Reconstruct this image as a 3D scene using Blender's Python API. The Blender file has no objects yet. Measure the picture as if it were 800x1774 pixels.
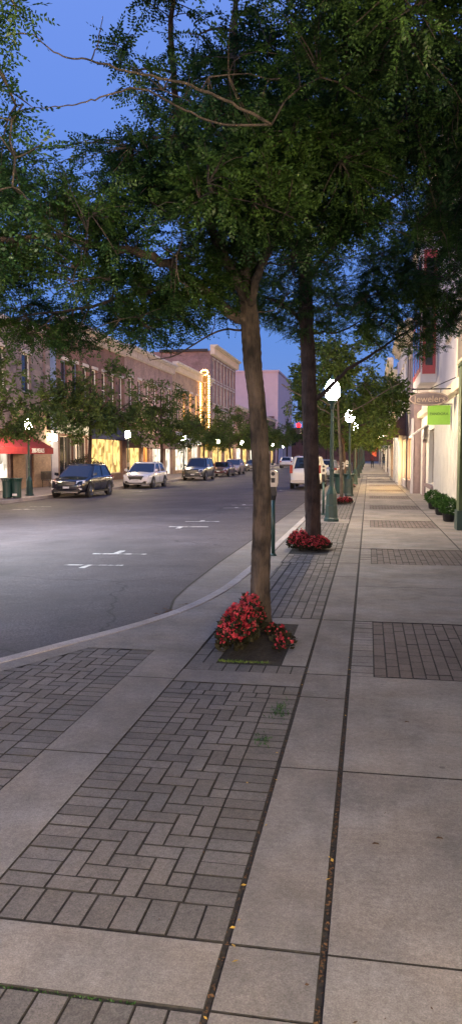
import bpy, math, random
import numpy as np
from mathutils import Vector, Matrix
PI = math.pi
sc = bpy.context.scene
COL = sc.collection
rnd = random.Random(7)

# ------------------------------------------------------------------ helpers
class MB:
    def __init__(s): s.v = []; s.f = []; s.sm = False
    def add(s, vs, fs):
        o = len(s.v); s.v += [tuple(p) for p in vs]; s.f += [tuple(i + o for i in f) for f in fs]; return s
    def box(s, x0, x1, y0, y1, z0, z1):
        return s.add([(x0,y0,z0),(x1,y0,z0),(x1,y1,z0),(x0,y1,z0),(x0,y0,z1),(x1,y0,z1),(x1,y1,z1),(x0,y1,z1)],
                     [(0,3,2,1),(4,5,6,7),(0,1,5,4),(1,2,6,5),(2,3,7,6),(3,0,4,7)])
    def cbox(s, x0, x1, y0, y1, z0, z1, c=.004):      # open box with a chamfered top edge; its flanks are painted dark as joint shade
        if not hasattr(s, 'dirty'): s.dirty = set()
        s.dirty |= set(range(len(s.f), len(s.f)+8))
        return s.add([(x0,y0,z0),(x1,y0,z0),(x1,y1,z0),(x0,y1,z0),(x0,y0,z1-c),(x1,y0,z1-c),(x1,y1,z1-c),(x0,y1,z1-c),
                      (x0+c,y0+c,z1),(x1-c,y0+c,z1),(x1-c,y1-c,z1),(x0+c,y1-c,z1)],
                     [(0,1,5,4),(1,2,6,5),(2,3,7,6),(3,0,4,7),(4,5,9,8),(5,6,10,9),(6,7,11,10),(7,4,8,11),(8,9,10,11)])
    def quad(s, a, b, c, d): return s.add([a,b,c,d], [(0,1,2,3)])
    def tube(s, pts, rs, n=8, cap=True, tw=0.):
        pts = [Vector(p) for p in pts]
        if not hasattr(rs, '__len__'): rs = [rs]*len(pts)
        vs, fs = [], []
        t0 = (pts[1]-pts[0]).normalized()
        u = t0.orthogonal().normalized()
        for i, p in enumerate(pts):
            t = (pts[min(i+1,len(pts)-1)]-pts[max(i-1,0)]).normalized()
            u = (u - t*u.dot(t)).normalized(); w = t.cross(u)
            for k in range(n):
                a = 2*PI*k/n
                vs.append(p + (u*math.cos(a)+w*math.sin(a))*rs[i])
        for i in range(len(pts)-1):
            for k in range(n):
                a = i*n+k; b = i*n+(k+1)%n
                fs.append((a,b,b+n,a+n))
        if cap:
            fs.append(tuple(range(n-1,-1,-1))); fs.append(tuple((len(pts)-1)*n+k for k in range(n)))
        return s.add(vs, fs)
    def lathe(s, prof, x=0, y=0, z=0, n=16, ph=0.):
        vs, fs = [], []
        for r, h in prof:
            for k in range(n):
                a = 2*PI*k/n+ph; vs.append((x+r*math.cos(a), y+r*math.sin(a), z+h))
        for i in range(len(prof)-1):
            for k in range(n):
                a = i*n+k; b = i*n+(k+1)%n; fs.append((a,b,b+n,a+n))
        fs.append(tuple(range(n-1,-1,-1))); fs.append(tuple((len(prof)-1)*n+k for k in range(n)))
        return s.add(vs, fs)
    def build(s, name, mat, parent=None, smooth=False, loc=None):
        me = bpy.data.meshes.new(name); me.from_pydata(s.v, [], s.f); me.update()
        if smooth: me.polygons.foreach_set('use_smooth', [True]*len(me.polygons))
        if mat is not None: me.materials.append(mat)
        if getattr(s, 'dirty', None):
            me.materials.append(M['bed'])  # joint sand colour also stands in for shade on the flanks
            for i in s.dirty: me.polygons[i].material_index = 1
        o = bpy.data.objects.new(name, me); COL.objects.link(o)
        if parent is not None: o.parent = parent
        if loc is not None: o.location = loc
        return o

def npmesh(name, V, Fq, mat, parent=None, smooth=False):
    me = bpy.data.meshes.new(name)
    nv, nf, k = len(V), len(Fq), Fq.shape[1]
    me.vertices.add(nv); me.vertices.foreach_set('co', V.astype(np.float32).ravel())
    me.loops.add(nf*k); me.loops.foreach_set('vertex_index', Fq.astype(np.int32).ravel())
    me.polygons.add(nf); me.polygons.foreach_set('loop_start', np.arange(0, nf*k, k, dtype=np.int32))
    me.polygons.foreach_set('loop_total', np.full(nf, k, dtype=np.int32))
    me.update(calc_edges=True); me.validate()
    if smooth: me.polygons.foreach_set('use_smooth', [True]*nf)
    me.materials.append(mat)
    o = bpy.data.objects.new(name, me); COL.objects.link(o)
    if parent is not None: o.parent = parent
    return o

def thing(name, label, cat, loc=(0,0,0), rz=0., group=None):
    o = bpy.data.objects.new(name, None); COL.objects.link(o)
    o.location = loc; o.rotation_euler = (0,0,rz); o['label'] = label; o['category'] = cat
    o.empty_display_size = .1
    if group: o['group'] = group
    return o
def tag(o, label, cat, group=None):
    o['label'] = label; o['category'] = cat
    if group: o['group'] = group
    return o
def struct(o): o['kind'] = 'structure'; return o
def stuff(o, label=None):
    o['kind'] = 'stuff'
    if label: o['label'] = label
    return o
def copy_tree(o, parent=None):
    c = o.copy(); COL.objects.link(c)
    if parent is not None: c.parent = parent
    for ch in list(o.children): copy_tree(ch, c)
    return c
def dup(root, loc, rz=0., label=None, sc_=1.):
    c = copy_tree(root); c.location = loc; c.rotation_euler = (0,0,rz); c.scale = (sc_,)*3
    if label: c['label'] = label
    return c
def text(s, size, mat, parent, loc, rot, name='lettering', ext=.01):
    cu = bpy.data.curves.new(name, 'FONT'); cu.body = s; cu.size = size; cu.extrude = ext
    cu.align_x = 'CENTER'; cu.align_y = 'CENTER'; cu.materials.append(mat)
    tmp = bpy.data.objects.new('tmp', cu); COL.objects.link(tmp)
    me = bpy.data.meshes.new_from_object(tmp.evaluated_get(bpy.context.evaluated_depsgraph_get())); bpy.data.objects.remove(tmp); bpy.data.curves.remove(cu)
    if not me.materials: me.materials.append(mat)
    o = bpy.data.objects.new(name, me); COL.objects.link(o); o.parent = parent
    o.location = loc; o.rotation_euler = rot
    return o

# ------------------------------------------------------------------ materials
def nm(name):
    m = bpy.data.materials.new(name); m.use_nodes = True
    return m, m.node_tree.nodes, m.node_tree.links, m.node_tree.nodes['Principled BSDF']
def mat(name, c, rough=.6, metal=0., var=.15, scale=4., bump=0., bscale=30., coat=0., spec=.5, stretch=None, c2=None):
    m, N, L, b = nm(name)
    b.inputs['Roughness'].default_value = rough; b.inputs['Metallic'].default_value = metal
    b.inputs['Coat Weight'].default_value = coat; b.inputs['Specular IOR Level'].default_value = spec
    tc = N.new('ShaderNodeTexCoord'); src = tc.outputs['Object']
    if stretch:
        mp = N.new('ShaderNodeMapping'); mp.inputs['Scale'].default_value = stretch; L.new(src, mp.inputs['Vector']); src = mp.outputs[0]
    n1 = N.new('ShaderNodeTexNoise'); n1.inputs['Scale'].default_value = scale; n1.inputs['Detail'].default_value = 6; n1.inputs['Roughness'].default_value = .65
    L.new(src, n1.inputs['Vector'])
    r = N.new('ShaderNodeValToRGB'); L.new(n1.outputs[0], r.inputs[0])
    a = [max(0, x*(1-var)) for x in c]; d = [min(1, x*(1+var)) for x in c] if c2 is None else list(c2)
    r.color_ramp.elements[0].position = .32; r.color_ramp.elements[1].position = .68
    r.color_ramp.elements[0].color = (*a, 1); r.color_ramp.elements[1].color = (*d, 1)
    L.new(r.outputs[0], b.inputs['Base Color'])
    if bump:
        n2 = N.new('ShaderNodeTexNoise'); n2.inputs['Scale'].default_value = bscale; n2.inputs['Detail'].default_value = 8
        L.new(src, n2.inputs['Vector'])
        bp = N.new('ShaderNodeBump'); bp.inputs['Strength'].default_value = bump; bp.inputs['Distance'].default_value = .02
        L.new(n2.outputs[0], bp.inputs['Height']); L.new(bp.outputs[0], b.inputs['Normal'])
    return m
def emat(name, c, s, c2=None, scale=(2,2,2)):
    m = bpy.data.materials.new(name); m.use_nodes = True; N = m.node_tree.nodes; L = m.node_tree.links; N.clear()
    o = N.new('ShaderNodeOutputMaterial'); e = N.new('ShaderNodeEmission'); L.new(e.outputs[0], o.inputs[0])
    e.inputs[0].default_value = (*c, 1); e.inputs[1].default_value = s
    if c2:
        tc = N.new('ShaderNodeTexCoord'); mp = N.new('ShaderNodeMapping'); mp.inputs['Scale'].default_value = scale
        v = N.new('ShaderNodeTexVoronoi'); v.feature = 'F1'; v.distance = 'CHEBYCHEV'; v.inputs['Scale'].default_value = 1.
        n = N.new('ShaderNodeTexNoise'); n.inputs['Scale'].default_value = .8; n.inputs['Detail'].default_value = 3
        L.new(tc.outputs['Object'], mp.inputs[0]); L.new(mp.outputs[0], v.inputs['Vector']); L.new(mp.outputs[0], n.inputs['Vector'])
        mx = N.new('ShaderNodeMath'); mx.operation = 'MULTIPLY_ADD'; mx.inputs[1].default_value = .75
        sx = N.new('ShaderNodeSeparateColor'); L.new(v.outputs['Color'], sx.inputs[0]); L.new(sx.outputs[0], mx.inputs[0])
        m2 = N.new('ShaderNodeMath'); m2.operation = 'MULTIPLY'; m2.inputs[1].default_value = .5; L.new(n.outputs[0], m2.inputs[0]); L.new(m2.outputs[0], mx.inputs[2])
        r = N.new('ShaderNodeValToRGB'); r.color_ramp.elements[0].color = (*c2, 1); r.color_ramp.elements[1].color = (*c, 1)
        r.color_ramp.elements[0].position = .15; r.color_ramp.elements[1].position = .8
        L.new(mx.outputs[0], r.inputs[0]); L.new(r.outputs[0], e.inputs[0])
    return m
def brickmat(name, c1, c2, mortar, bw=.22, bh=.075, bump=.3, var=.25):
    m, N, L, b = nm(name)
    tc = N.new('ShaderNodeTexCoord'); sp = N.new('ShaderNodeSeparateXYZ'); L.new(tc.outputs['Object'], sp.inputs[0])
    ad = N.new('ShaderNodeMath'); ad.operation = 'ADD'; L.new(sp.outputs[0], ad.inputs[0]); L.new(sp.outputs[1], ad.inputs[1])
    cb = N.new('ShaderNodeCombineXYZ'); L.new(ad.outputs[0], cb.inputs[0]); L.new(sp.outputs[2], cb.inputs[1])
    t = N.new('ShaderNodeTexBrick'); L.new(cb.outputs[0], t.inputs['Vector'])
    t.inputs['Color1'].default_value = (*c1,1); t.inputs['Color2'].default_value = (*c2,1); t.inputs['Mortar'].default_value = (*mortar,1)
    t.inputs['Scale'].default_value = 1.; t.inputs['Brick Width'].default_value = bw; t.inputs['Row Height'].default_value = bh; t.inputs['Mortar Size'].default_value = .008
    n = N.new('ShaderNodeTexNoise'); n.inputs['Scale'].default_value = 1.3; n.inputs['Detail'].default_value = 7; L.new(tc.outputs['Object'], n.inputs['Vector'])
    mr = N.new('ShaderNodeMapRange'); mr.inputs[1].default_value = .3; mr.inputs[2].default_value = .7; mr.inputs[3].default_value = 1-var; mr.inputs[4].default_value = 1+var
    L.new(n.outputs[0], mr.inputs[0])
    mx = N.new('ShaderNodeMix'); mx.data_type = 'RGBA'; mx.blend_type = 'MULTIPLY'; mx.inputs[0].default_value = 1.
    L.new(t.outputs[0], mx.inputs[6]); L.new(mr.outputs[0], mx.inputs[7]); L.new(mx.outputs[2], b.inputs['Base Color'])
    bp = N.new('ShaderNodeBump'); bp.inputs['Strength'].default_value = bump; bp.inputs['Distance'].default_value = .01; bp.invert = True
    L.new(t.outputs['Fac'], bp.inputs['Height']); L.new(bp.outputs[0], b.inputs['Normal'])
    b.inputs['Roughness'].default_value = .85
    return m

def concrete(name, c, island=.0, grime=.35, speck=.35, rough=.85, grain=.14, cracks=False, gum=False):
    m, N, L, b = nm(name); b.inputs['Roughness'].default_value = rough
    tc = N.new('ShaderNodeTexCoord')
    def noise(s, d=6, r=.6):
        n = N.new('ShaderNodeTexNoise'); n.inputs['Scale'].default_value = s; n.inputs['Detail'].default_value = d; n.inputs['Roughness'].default_value = r
        L.new(tc.outputs['Object'], n.inputs['Vector']); return n.outputs[0]
    def rng(src, a, b_, lo, hi):
        r = N.new('ShaderNodeMapRange'); r.inputs[1].default_value = a; r.inputs[2].default_value = b_; r.inputs[3].default_value = lo; r.inputs[4].default_value = hi
        L.new(src, r.inputs[0]); return r.outputs[0]
    def mul(a, b_):
        q = N.new('ShaderNodeMath'); q.operation = 'MULTIPLY'; L.new(a, q.inputs[0]); L.new(b_, q.inputs[1]); return q.outputs[0]
    f = mul(rng(noise(1.1, 8, .7), .3, .7, 1-grime, 1+grime*.6), rng(noise(9, 6, .7), .3, .7, .86, 1.12))
    f = mul(f, rng(noise(160, 3, .8), .3, .7, 1-speck, 1+speck))
    f = mul(f, rng(noise(4.5, 10, .8), .60, .74, 1., .72))
    f = mul(f, rng(noise(38, 2, .9), .35, .65, 1-grain, 1+grain)); f = mul(f, rng(noise(.33, 3, .6), .4, .6, 1-grain*.45, 1+grain*.3))
    def voro(sc_, feat, wob):
        w = N.new('ShaderNodeTexNoise'); w.inputs['Scale'].default_value = 2.; w.inputs['Detail'].default_value = 5; L.new(tc.outputs['Object'], w.inputs['Vector'])
        a_ = N.new('ShaderNodeVectorMath'); a_.operation = 'MULTIPLY_ADD'; a_.inputs[1].default_value = (wob,)*3; L.new(w.outputs['Color'], a_.inputs[0]); L.new(tc.outputs['Object'], a_.inputs[2])
        v = N.new('ShaderNodeTexVoronoi'); v.feature = feat; v.inputs['Scale'].default_value = sc_; L.new(a_.outputs[0], v.inputs['Vector']); return v
    if cracks:
        f = mul(f, rng(voro(.22, 'DISTANCE_TO_EDGE', .5).outputs['Distance'], .0012, .0045, .35, 1.))
        f = mul(f, rng(noise(.9, 4, .55), .60, .72, 1., .62))
    if gum:
        v = voro(2.6, 'F1', .02); f = mul(f, rng(v.outputs['Distance'], .035, .05, .62, 1.)); f = mul(f, rng(noise(1.7, 3, .5), .58, .70, 1., .80))
    if island:
        g = N.new('ShaderNodeNewGeometry'); f = mul(f, rng(g.outputs['Random Per Island'], 0, 1, 1-island, 1+island))
    mx = N.new('ShaderNodeMix'); mx.data_type = 'RGBA'; mx.blend_type = 'MULTIPLY'; mx.inputs[0].default_value = 1.
    hue = N.new('ShaderNodeMix'); hue.data_type = 'RGBA'; hue.inputs[6].default_value = (*c, 1); hue.inputs[7].default_value = (c[0]*1.05, c[1]*.99, c[2]*.92, 1)
    L.new(rng(noise(2.3, 4, .5), .35, .65, 0, 1), hue.inputs[0])
    L.new(hue.outputs[2], mx.inputs[6]); L.new(f, mx.inputs[7]); L.new(mx.outputs[2], b.inputs['Base Color'])
    bp = N.new('ShaderNodeBump'); bp.inputs['Strength'].default_value = .5; bp.inputs['Distance'].default_value = .004
    L.new(noise(90, 5, .7), bp.inputs['Height']); L.new(bp.outputs[0], b.inputs['Normal'])
    return m
def leafmat(name, c, c2, trans=.35, hue_scale=1.2):
    m, N, L, b = nm(name)
    N.remove(b); out = [n for n in N if n.type == 'OUTPUT_MATERIAL'][0]
    tc = N.new('ShaderNodeTexCoord'); n = N.new('ShaderNodeTexNoise'); n.inputs['Scale'].default_value = hue_scale; n.inputs['Detail'].default_value = 5
    L.new(tc.outputs['Object'], n.inputs['Vector'])
    r = N.new('ShaderNodeValToRGB'); r.color_ramp.elements[0].position = .35; r.color_ramp.elements[1].position = .68
    r.color_ramp.elements[0].color = (*c, 1); r.color_ramp.elements[1].color = (*c2, 1); L.new(n.outputs[0], r.inputs[0])  # dark-to-bright patches; in tree crowns they paint in lit and shaded foliage
    g = N.new('ShaderNodeNewGeometry'); mr = N.new('ShaderNodeMapRange'); mr.inputs[3].default_value = .6; mr.inputs[4].default_value = 1.45
    L.new(g.outputs['Random Per Island'], mr.inputs[0])
    mx = N.new('ShaderNodeMix'); mx.data_type = 'RGBA'; mx.blend_type = 'MULTIPLY'; mx.inputs[0].default_value = 1.
    L.new(r.outputs[0], mx.inputs[6]); L.new(mr.outputs[0], mx.inputs[7])
    d = N.new('ShaderNodeBsdfDiffuse'); t = N.new('ShaderNodeBsdfTranslucent'); ms = N.new('ShaderNodeMixShader'); ms.inputs[0].default_value = trans
    gl = N.new('ShaderNodeBsdfGlossy'); gl.inputs['Roughness'].default_value = .45; m2 = N.new('ShaderNodeMixShader'); m2.inputs[0].default_value = .015
    L.new(mx.outputs[2], d.inputs[0]); L.new(mx.outputs[2], t.inputs[0]); L.new(d.outputs[0], ms.inputs[1]); L.new(t.outputs[0], ms.inputs[2])
    L.new(ms.outputs[0], m2.inputs[1]); L.new(gl.outputs[0], m2.inputs[2]); L.new(m2.outputs[0], out.inputs[0])
    return m
def barkmat(name, c, c2):
    m, N, L, b = nm(name); b.inputs['Roughness'].default_value = .95
    tc = N.new('ShaderNodeTexCoord'); mp = N.new('ShaderNodeMapping'); mp.inputs['Scale'].default_value = (1,1,.22); L.new(tc.outputs['Object'], mp.inputs[0])
    n = N.new('ShaderNodeTexNoise'); n.inputs['Scale'].default_value = 26; n.inputs['Detail'].default_value = 8; n.inputs['Roughness'].default_value = .7; L.new(mp.outputs[0], n.inputs['Vector'])
    n3 = N.new('ShaderNodeTexNoise'); n3.inputs['Scale'].default_value = 5; n3.inputs['Detail'].default_value = 5; L.new(tc.outputs['Object'], n3.inputs['Vector'])
    ad = N.new('ShaderNodeMath'); ad.operation = 'ADD'; L.new(n.outputs[0], ad.inputs[0]); L.new(n3.outputs[0], ad.inputs[1])
    r = N.new('ShaderNodeValToRGB'); r.color_ramp.elements[0].position = .38; r.color_ramp.elements[1].position = .62
    hf = N.new('ShaderNodeMath'); hf.operation = 'MULTIPLY'; hf.inputs[1].default_value = .5; L.new(ad.outputs[0], hf.inputs[0])
    r.color_ramp.elements[0].color = (*c,1); r.color_ramp.elements[1].color = (*c2,1); L.new(hf.outputs[0], r.inputs[0]); L.new(r.outputs[0], b.inputs['Base Color'])
    bp = N.new('ShaderNodeBump'); bp.inputs['Strength'].default_value = 1.; bp.inputs['Distance'].default_value = .03
    L.new(n.outputs[0], bp.inputs['Height']); L.new(bp.outputs[0], b.inputs['Normal'])
    return m

M = {}
M['slab'] = concrete('slab_concrete', (.275,.250,.228), island=.07, grime=.45, gum=True)
M['strip'] = concrete('band_concrete', (.235,.215,.198), island=.07, grime=.42)
M['kerb'] = concrete('kerb_concrete', (.42,.38,.36), island=.06, grime=.3)
M['brick'] = concrete('paver', (.160,.146,.136), island=.2, grime=.25, speck=.45)
M['brickb'] = concrete('paver_brown', (.155,.125,.115), island=.14, grime=.25, speck=.4)
M['bed'] = mat('joint_sand', (.028,.024,.020), .95, var=.5, scale=30, bump=.6)
M['asphalt'] = concrete('asphalt', (.058,.049,.058), grime=.38, speck=.9, rough=.75, grain=.5, cracks=True)
M['asphalt'].node_tree.nodes['Principled BSDF'].inputs['Specular IOR Level'].default_value = .4
M['gutter'] = concrete('gutter_concrete', (.17,.155,.15), island=.05, grime=.35)
M['paint'] = concrete('road_paint', (.50,.50,.50), grime=.4, speck=.4, rough=.7)
def wear(m, c):
    N = m.node_tree.nodes; L = m.node_tree.links; b = N['Principled BSDF']; src = b.inputs['Base Color'].links[0].from_socket
    n = N.new('ShaderNodeTexNoise'); n.inputs['Scale'].default_value = 14; n.inputs['Detail'].default_value = 6; n.inputs['Roughness'].default_value = .75
    r = N.new('ShaderNodeMapRange'); r.inputs[1].default_value = .50; r.inputs[2].default_value = .58; L.new(n.outputs[0], r.inputs[0])
    mx = N.new('ShaderNodeMix'); mx.data_type = 'RGBA'; L.new(r.outputs[0], mx.inputs[0]); L.new(src, mx.inputs[6]); mx.inputs[7].default_value = (*c, 1); L.new(mx.outputs[2], b.inputs['Base Color'])
wear(M['paint'], (.09,.08,.085))
M['farpave'] = concrete('far_pavement', (.22,.19,.19), grime=.2)
M['soil'] = mat('soil', (.025,.018,.012), .95, var=.6, scale=25, bump=1., bscale=60)
M['land'] = mat('land', (.05,.06,.04), .95)
M['bark1'] = barkmat('bark', (.016,.012,.009), (.125,.092,.068))
M['bark2'] = barkmat('bark_dark', (.022,.014,.012), (.085,.055,.045))
M['bark3'] = barkmat('bark_smooth', (.10,.08,.06), (.2,.16,.12))
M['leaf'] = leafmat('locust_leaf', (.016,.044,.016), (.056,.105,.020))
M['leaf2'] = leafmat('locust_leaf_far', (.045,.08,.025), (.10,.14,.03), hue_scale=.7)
M['shrub'] = leafmat('shrub_leaf', (.03,.08,.02), (.06,.13,.03), hue_scale=6)
M['bronze'] = leafmat('begonia_leaf', (.02,.025,.015), (.05,.04,.02), .15, hue_scale=8)
M['blossom'] = leafmat('begonia_blossom', (.40,.025,.04), (.55,.09,.11), .3, hue_scale=9)
M['grass'] = leafmat('grass_blade', (.08,.15,.03), (.17,.22,.05), .3, hue_scale=9)
M['green'] = mat('lamp_green_paint', (.018,.055,.045), .38, .0, coat=.3, bump=.05)
M['dgreen'] = mat('bin_green_paint', (.012,.05,.042), .5, bump=.1)
M['black'] = mat('black_paint', (.015,.015,.017), .45)
M['rubber'] = mat('rubber', (.015,.015,.015), .85)
M['steel'] = mat('galvanised_steel', (.35,.36,.36), .42, .7, var=.2, scale=9)
M['silver'] = mat('meter_housing_metal', (.42,.40,.37), .4, .55, var=.2, scale=12)
M['chrome'] = mat('chrome', (.7,.7,.7), .15, 1., var=.03)
M['glass'] = mat('window_glass', (.018,.02,.026), .08, 0., var=.1, spec=.8)
M['carglass'] = mat('car_glass', (.012,.014,.02), .05, 0., var=.1, spec=.9)
M['shopglass'] = mat('dim_shop_glass', (.03,.028,.026), .06, 0, var=.5, scale=1.3, spec=.8)
M['white'] = mat('white_paint', (.72,.70,.66), .55, var=.08, scale=2)
M['cream'] = mat('cream_paint', (.62,.54,.42), .6, var=.12, scale=2)
M['stone'] = mat('cornice_stone', (.48,.42,.38), .8, var=.18, scale=3, bump=.3)
M['bluepaint'] = mat('blue_grey_paint', (.16,.21,.34), .7, var=.15, scale=2)
M['redpaint'] = mat('red_window_paint', (.33,.05,.06), .55, var=.15)
M['purple'] = mat('mauve_paint', (.26,.19,.20), .7, var=.15)
M['lav'] = mat('lavender_stucco', (.50,.47,.52), .8, var=.08, scale=1.5, bump=.15)
M['greenpaint'] = mat('green_shopfront_paint', (.05,.09,.03), .5, var=.25)
M['ochre'] = mat('ochre_panel', (.25,.17,.05), .6, var=.3)
M['aw_red'] = mat('red_canvas', (.30,.022,.03), .85, var=.2, scale=3)
M['aw_blue'] = mat('navy_canvas', (.018,.022,.06), .85, var=.2, scale=3)
M['aw_brown'] = mat('brown_canvas', (.10,.06,.065), .85, var=.2, scale=3)
M['aw_white'] = mat('pale_canvas', (.5,.55,.62), .85, var=.1, scale=3)
M['aw_green'] = mat('green_canvas', (.06,.10,.05), .85, var=.2, scale=3)
M['aw_yellow'] = mat('yellow_canvas', (.7,.42,.04), .85, var=.2, scale=3)
M['lime'] = mat('lime_sign_paint', (.17,.36,.05), .5, var=.08)
M['wood'] = mat('carved_sign_wood', (.10,.08,.10), .6, var=.25, scale=8)
M['gold'] = mat('gold_lettering', (.30,.24,.22), .5)
M['ink'] = mat('dark_lettering', (.02,.05,.02), .6)
M['wlet'] = mat('white_lettering', (.8,.78,.75), .6, var=.03)
M['roof'] = mat('roof_felt', (.06,.055,.055), .9)
M['signcream'] = emat('backlit_cream', (1.,.78,.50), .2)
M['win_y'] = emat('lit_window_yellow', (1.,.66,.22), .34, (.10,.035,.006), (2.6,2.3,1.9))
M['win_w'] = emat('lit_window_white', (1.,.88,.70), .34, (.12,.09,.06), (2.1,2.0,1.6))
M['win_o'] = emat('lit_window_orange', (1.,.42,.10), .35, (.5,.14,.03), (1.5,1.2,1.2))
M['globe'] = emat('lamp_globe_glow', (1.,.76,.46), 110.)
M['lantern'] = emat('lantern_glow', (1.,.82,.58), 10.)
M['win_fill'] = emat('fill_window_glow', (1.,.93,.78), 14., (.5,.34,.2), (1.2,1.0,1.2))  # added glow for unseen shop windows behind the viewer, brightens the near pavement
M['win_glow'] = emat('lit_window_glow', (1.,.66,.26), 2.6, (.4,.2,.06), (1.6,1.3,1.4))
M['bulb'] = emat('marquee_bulb_glow', (1.,.55,.20), 9.)
M['redlight'] = emat('red_signal_glow', (1.,.0012,.0015), 14.)
M['tail'] = mat('tail_lamp_red', (.25,.01,.01), .25, coat=.5)
M['amber'] = mat('amber_lens', (.6,.2,.02), .3)
M['lens'] = mat('headlamp_lens', (.75,.76,.8), .12, .3, coat=.6)
M['plate'] = mat('licence_plate', (.55,.56,.6), .5)
M['c_navy'] = mat('navy_car_paint', (.008,.010,.022), .25, .3, var=.05, coat=1.)
M['c_white'] = mat('white_car_paint', (.66,.67,.70), .3, .0, var=.03, coat=.8)
M['c_grey'] = mat('grey_car_paint', (.045,.05,.062), .28, .4, var=.05, coat=1.)
M['c_red'] = mat('maroon_car_paint', (.08,.02,.025), .28, .2, var=.05, coat=1.)
M['c_silver'] = mat('silver_car_paint', (.35,.37,.42), .28, .5, var=.05, coat=1.)
M['c_beige'] = mat('beige_car_paint', (.36,.28,.26), .3, .3, var=.05, coat=.8)
M['br_grey'] = brickmat('grey_pink_stonework', (.27,.20,.19), (.17,.13,.13), (.16,.13,.12), .5, .22)
M['br_red'] = brickmat('red_brick', (.20,.09,.065), (.14,.06,.05), (.16,.12,.10))
M['br_tan'] = brickmat('tan_brick', (.40,.26,.17), (.30,.19,.13), (.26,.2,.16))
M['br_pink'] = brickmat('pinkish_brick', (.32,.19,.165), (.23,.13,.115), (.28,.23,.2))
M['pale'] = mat('pale_stucco', (.55,.42,.44), .85, var=.06, scale=.5)
M['skin'] = mat('skin', (.45,.28,.2), .6); M['cloth1'] = mat('dark_cloth', (.02,.022,.03), .9); M['cloth2'] = mat('denim', (.03,.045,.09), .9)
M['cloth3'] = mat('maroon_cloth', (.12,.02,.03), .9)
M['litter'] = mat('dead_leaf', (.10,.05,.02), .9, var=.4, scale=20); M['yleaf'] = mat('yellow_leaf', (.5,.3,.05), .8, var=.3, scale=20)

# ------------------------------------------------------------------ ground
def rise(y): return 0. if y < 70 else min((y-70)*.006, .36)
KX = [(-40,-4.6),(2.5,-4.55),(3.5,-4.3),(4.5,-3.85),(5.2,-3.45),(5.94,-3.04),(6.57,-2.76),(7.06,-2.51),(7.59,-2.27),(8.41,-2.04),(9.17,-1.92),(9.97,-1.85),(12,-1.8),(22,-1.78),(400,-1.78)]
_ky = np.arange(-40, 400, .1); _kx = np.interp(_ky, [a for a,_ in KX], [b for _,b in KX]); _kx = np.convolve(np.pad(_kx, 4, 'edge'), np.ones(9)/9, 'valid')
def kx(y): return float(np.interp(y, _ky, _kx))
def kin(y):
    s = (kx(y+.1)-kx(y-.1))/.2
    return kx(y)+.15*math.sqrt(1+s*s)
def roadz(x, y): return -.15-.20*max(0,min(1,(-1.8-x)/13.5))+rise(y)
YS = [-40,-20,-10,-5,0,2]+[2.5+.25*i for i in range(40)]+[13+3*i for i in range(20)]+[75+8*i for i in range(40)]
FK = -15.3
def sheet(name, m, xa, xb, zf, ys=YS, nx=1):
    b = MB()
    vs = []
    for y in ys:
        for i in range(nx+1):
            x = xa(y)+(xb(y)-xa(y))*i/nx; vs.append((x,y,zf(x,y)))
    fs = [(j*(nx+1)+i, j*(nx+1)+i+1, (j+1)*(nx+1)+i+1, (j+1)*(nx+1)+i) for j in range(len(ys)-1) for i in range(nx)]
    b.add(vs, fs); return b.build(name, m)
struct(sheet('ground', M['land'], lambda y:-900, lambda y:900, lambda x,y:-.75, [-400,0,1500]))
struct(sheet('road', M['asphalt'], lambda y:FK, lambda y:kx(y)+.01, roadz, nx=6))
# near kerb
b = MB(); vs = []; 
for y in YS:
    o = kx(y); i = kin(y); r = rise(y)
    vs += [(o-.01,y,-.3+r),(o,y,-.018+r),(o+.018,y,0.002+r),(i-.004,y,.004+r),(i,y,-.1+r)]
fs = [(j*5+k, j*5+k+1, (j+1)*5+k+1, (j+1)*5+k) for j in range(len(YS)-1) for k in range(4)]
b.add(vs, [f[::-1] for f in fs]); struct(b.build('kerb', M['kerb']))
gy = [y for y in YS if y >= 8.2]
def gx(y): return float(np.interp(y, [8.2,8.9,9.6,10.6,13,17,400], [kx(8.2)-.06,-2.32,-2.45,-2.5,-2.53,-2.5,-2.5]))
struct(sheet('gutter', M['gutter'], gx, lambda y:kx(y)+.006, lambda x,y: roadz(-1.8,y)+.006-.015*min(1,max(0,(x-kx(y)+.7)/.7)) if False else roadz(x,y)+.006, gy))
# dark sealed joint between gutter pan and asphalt
struct(sheet('gutter_joint', M['bed'], lambda y:gx(y)-.025, lambda y:gx(y)+.008, lambda x,y:roadz(x,y)+.010, gy))
# far kerb and pavement
b = MB()
for a, c in zip(YS[:-1], YS[1:]):
    ra, rc = rise(a), rise(c)
    b.add([(FK,a,-.6),(FK,c,-.6),(FK,a,-.2+ra),(FK,c,-.2+rc),(FK-.16,a,-.195+ra),(FK-.16,c,-.195+rc)], [(0,1,3,2),(2,3,5,4)])
struct(b.build('far_kerb', M['kerb']))
struct(sheet('far_pavement', M['farpave'], lambda y:-24, lambda y:FK-.16, lambda x,y: -.2+rise(y)+.04*min(1,(FK-.16-x)/4), nx=2))
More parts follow.
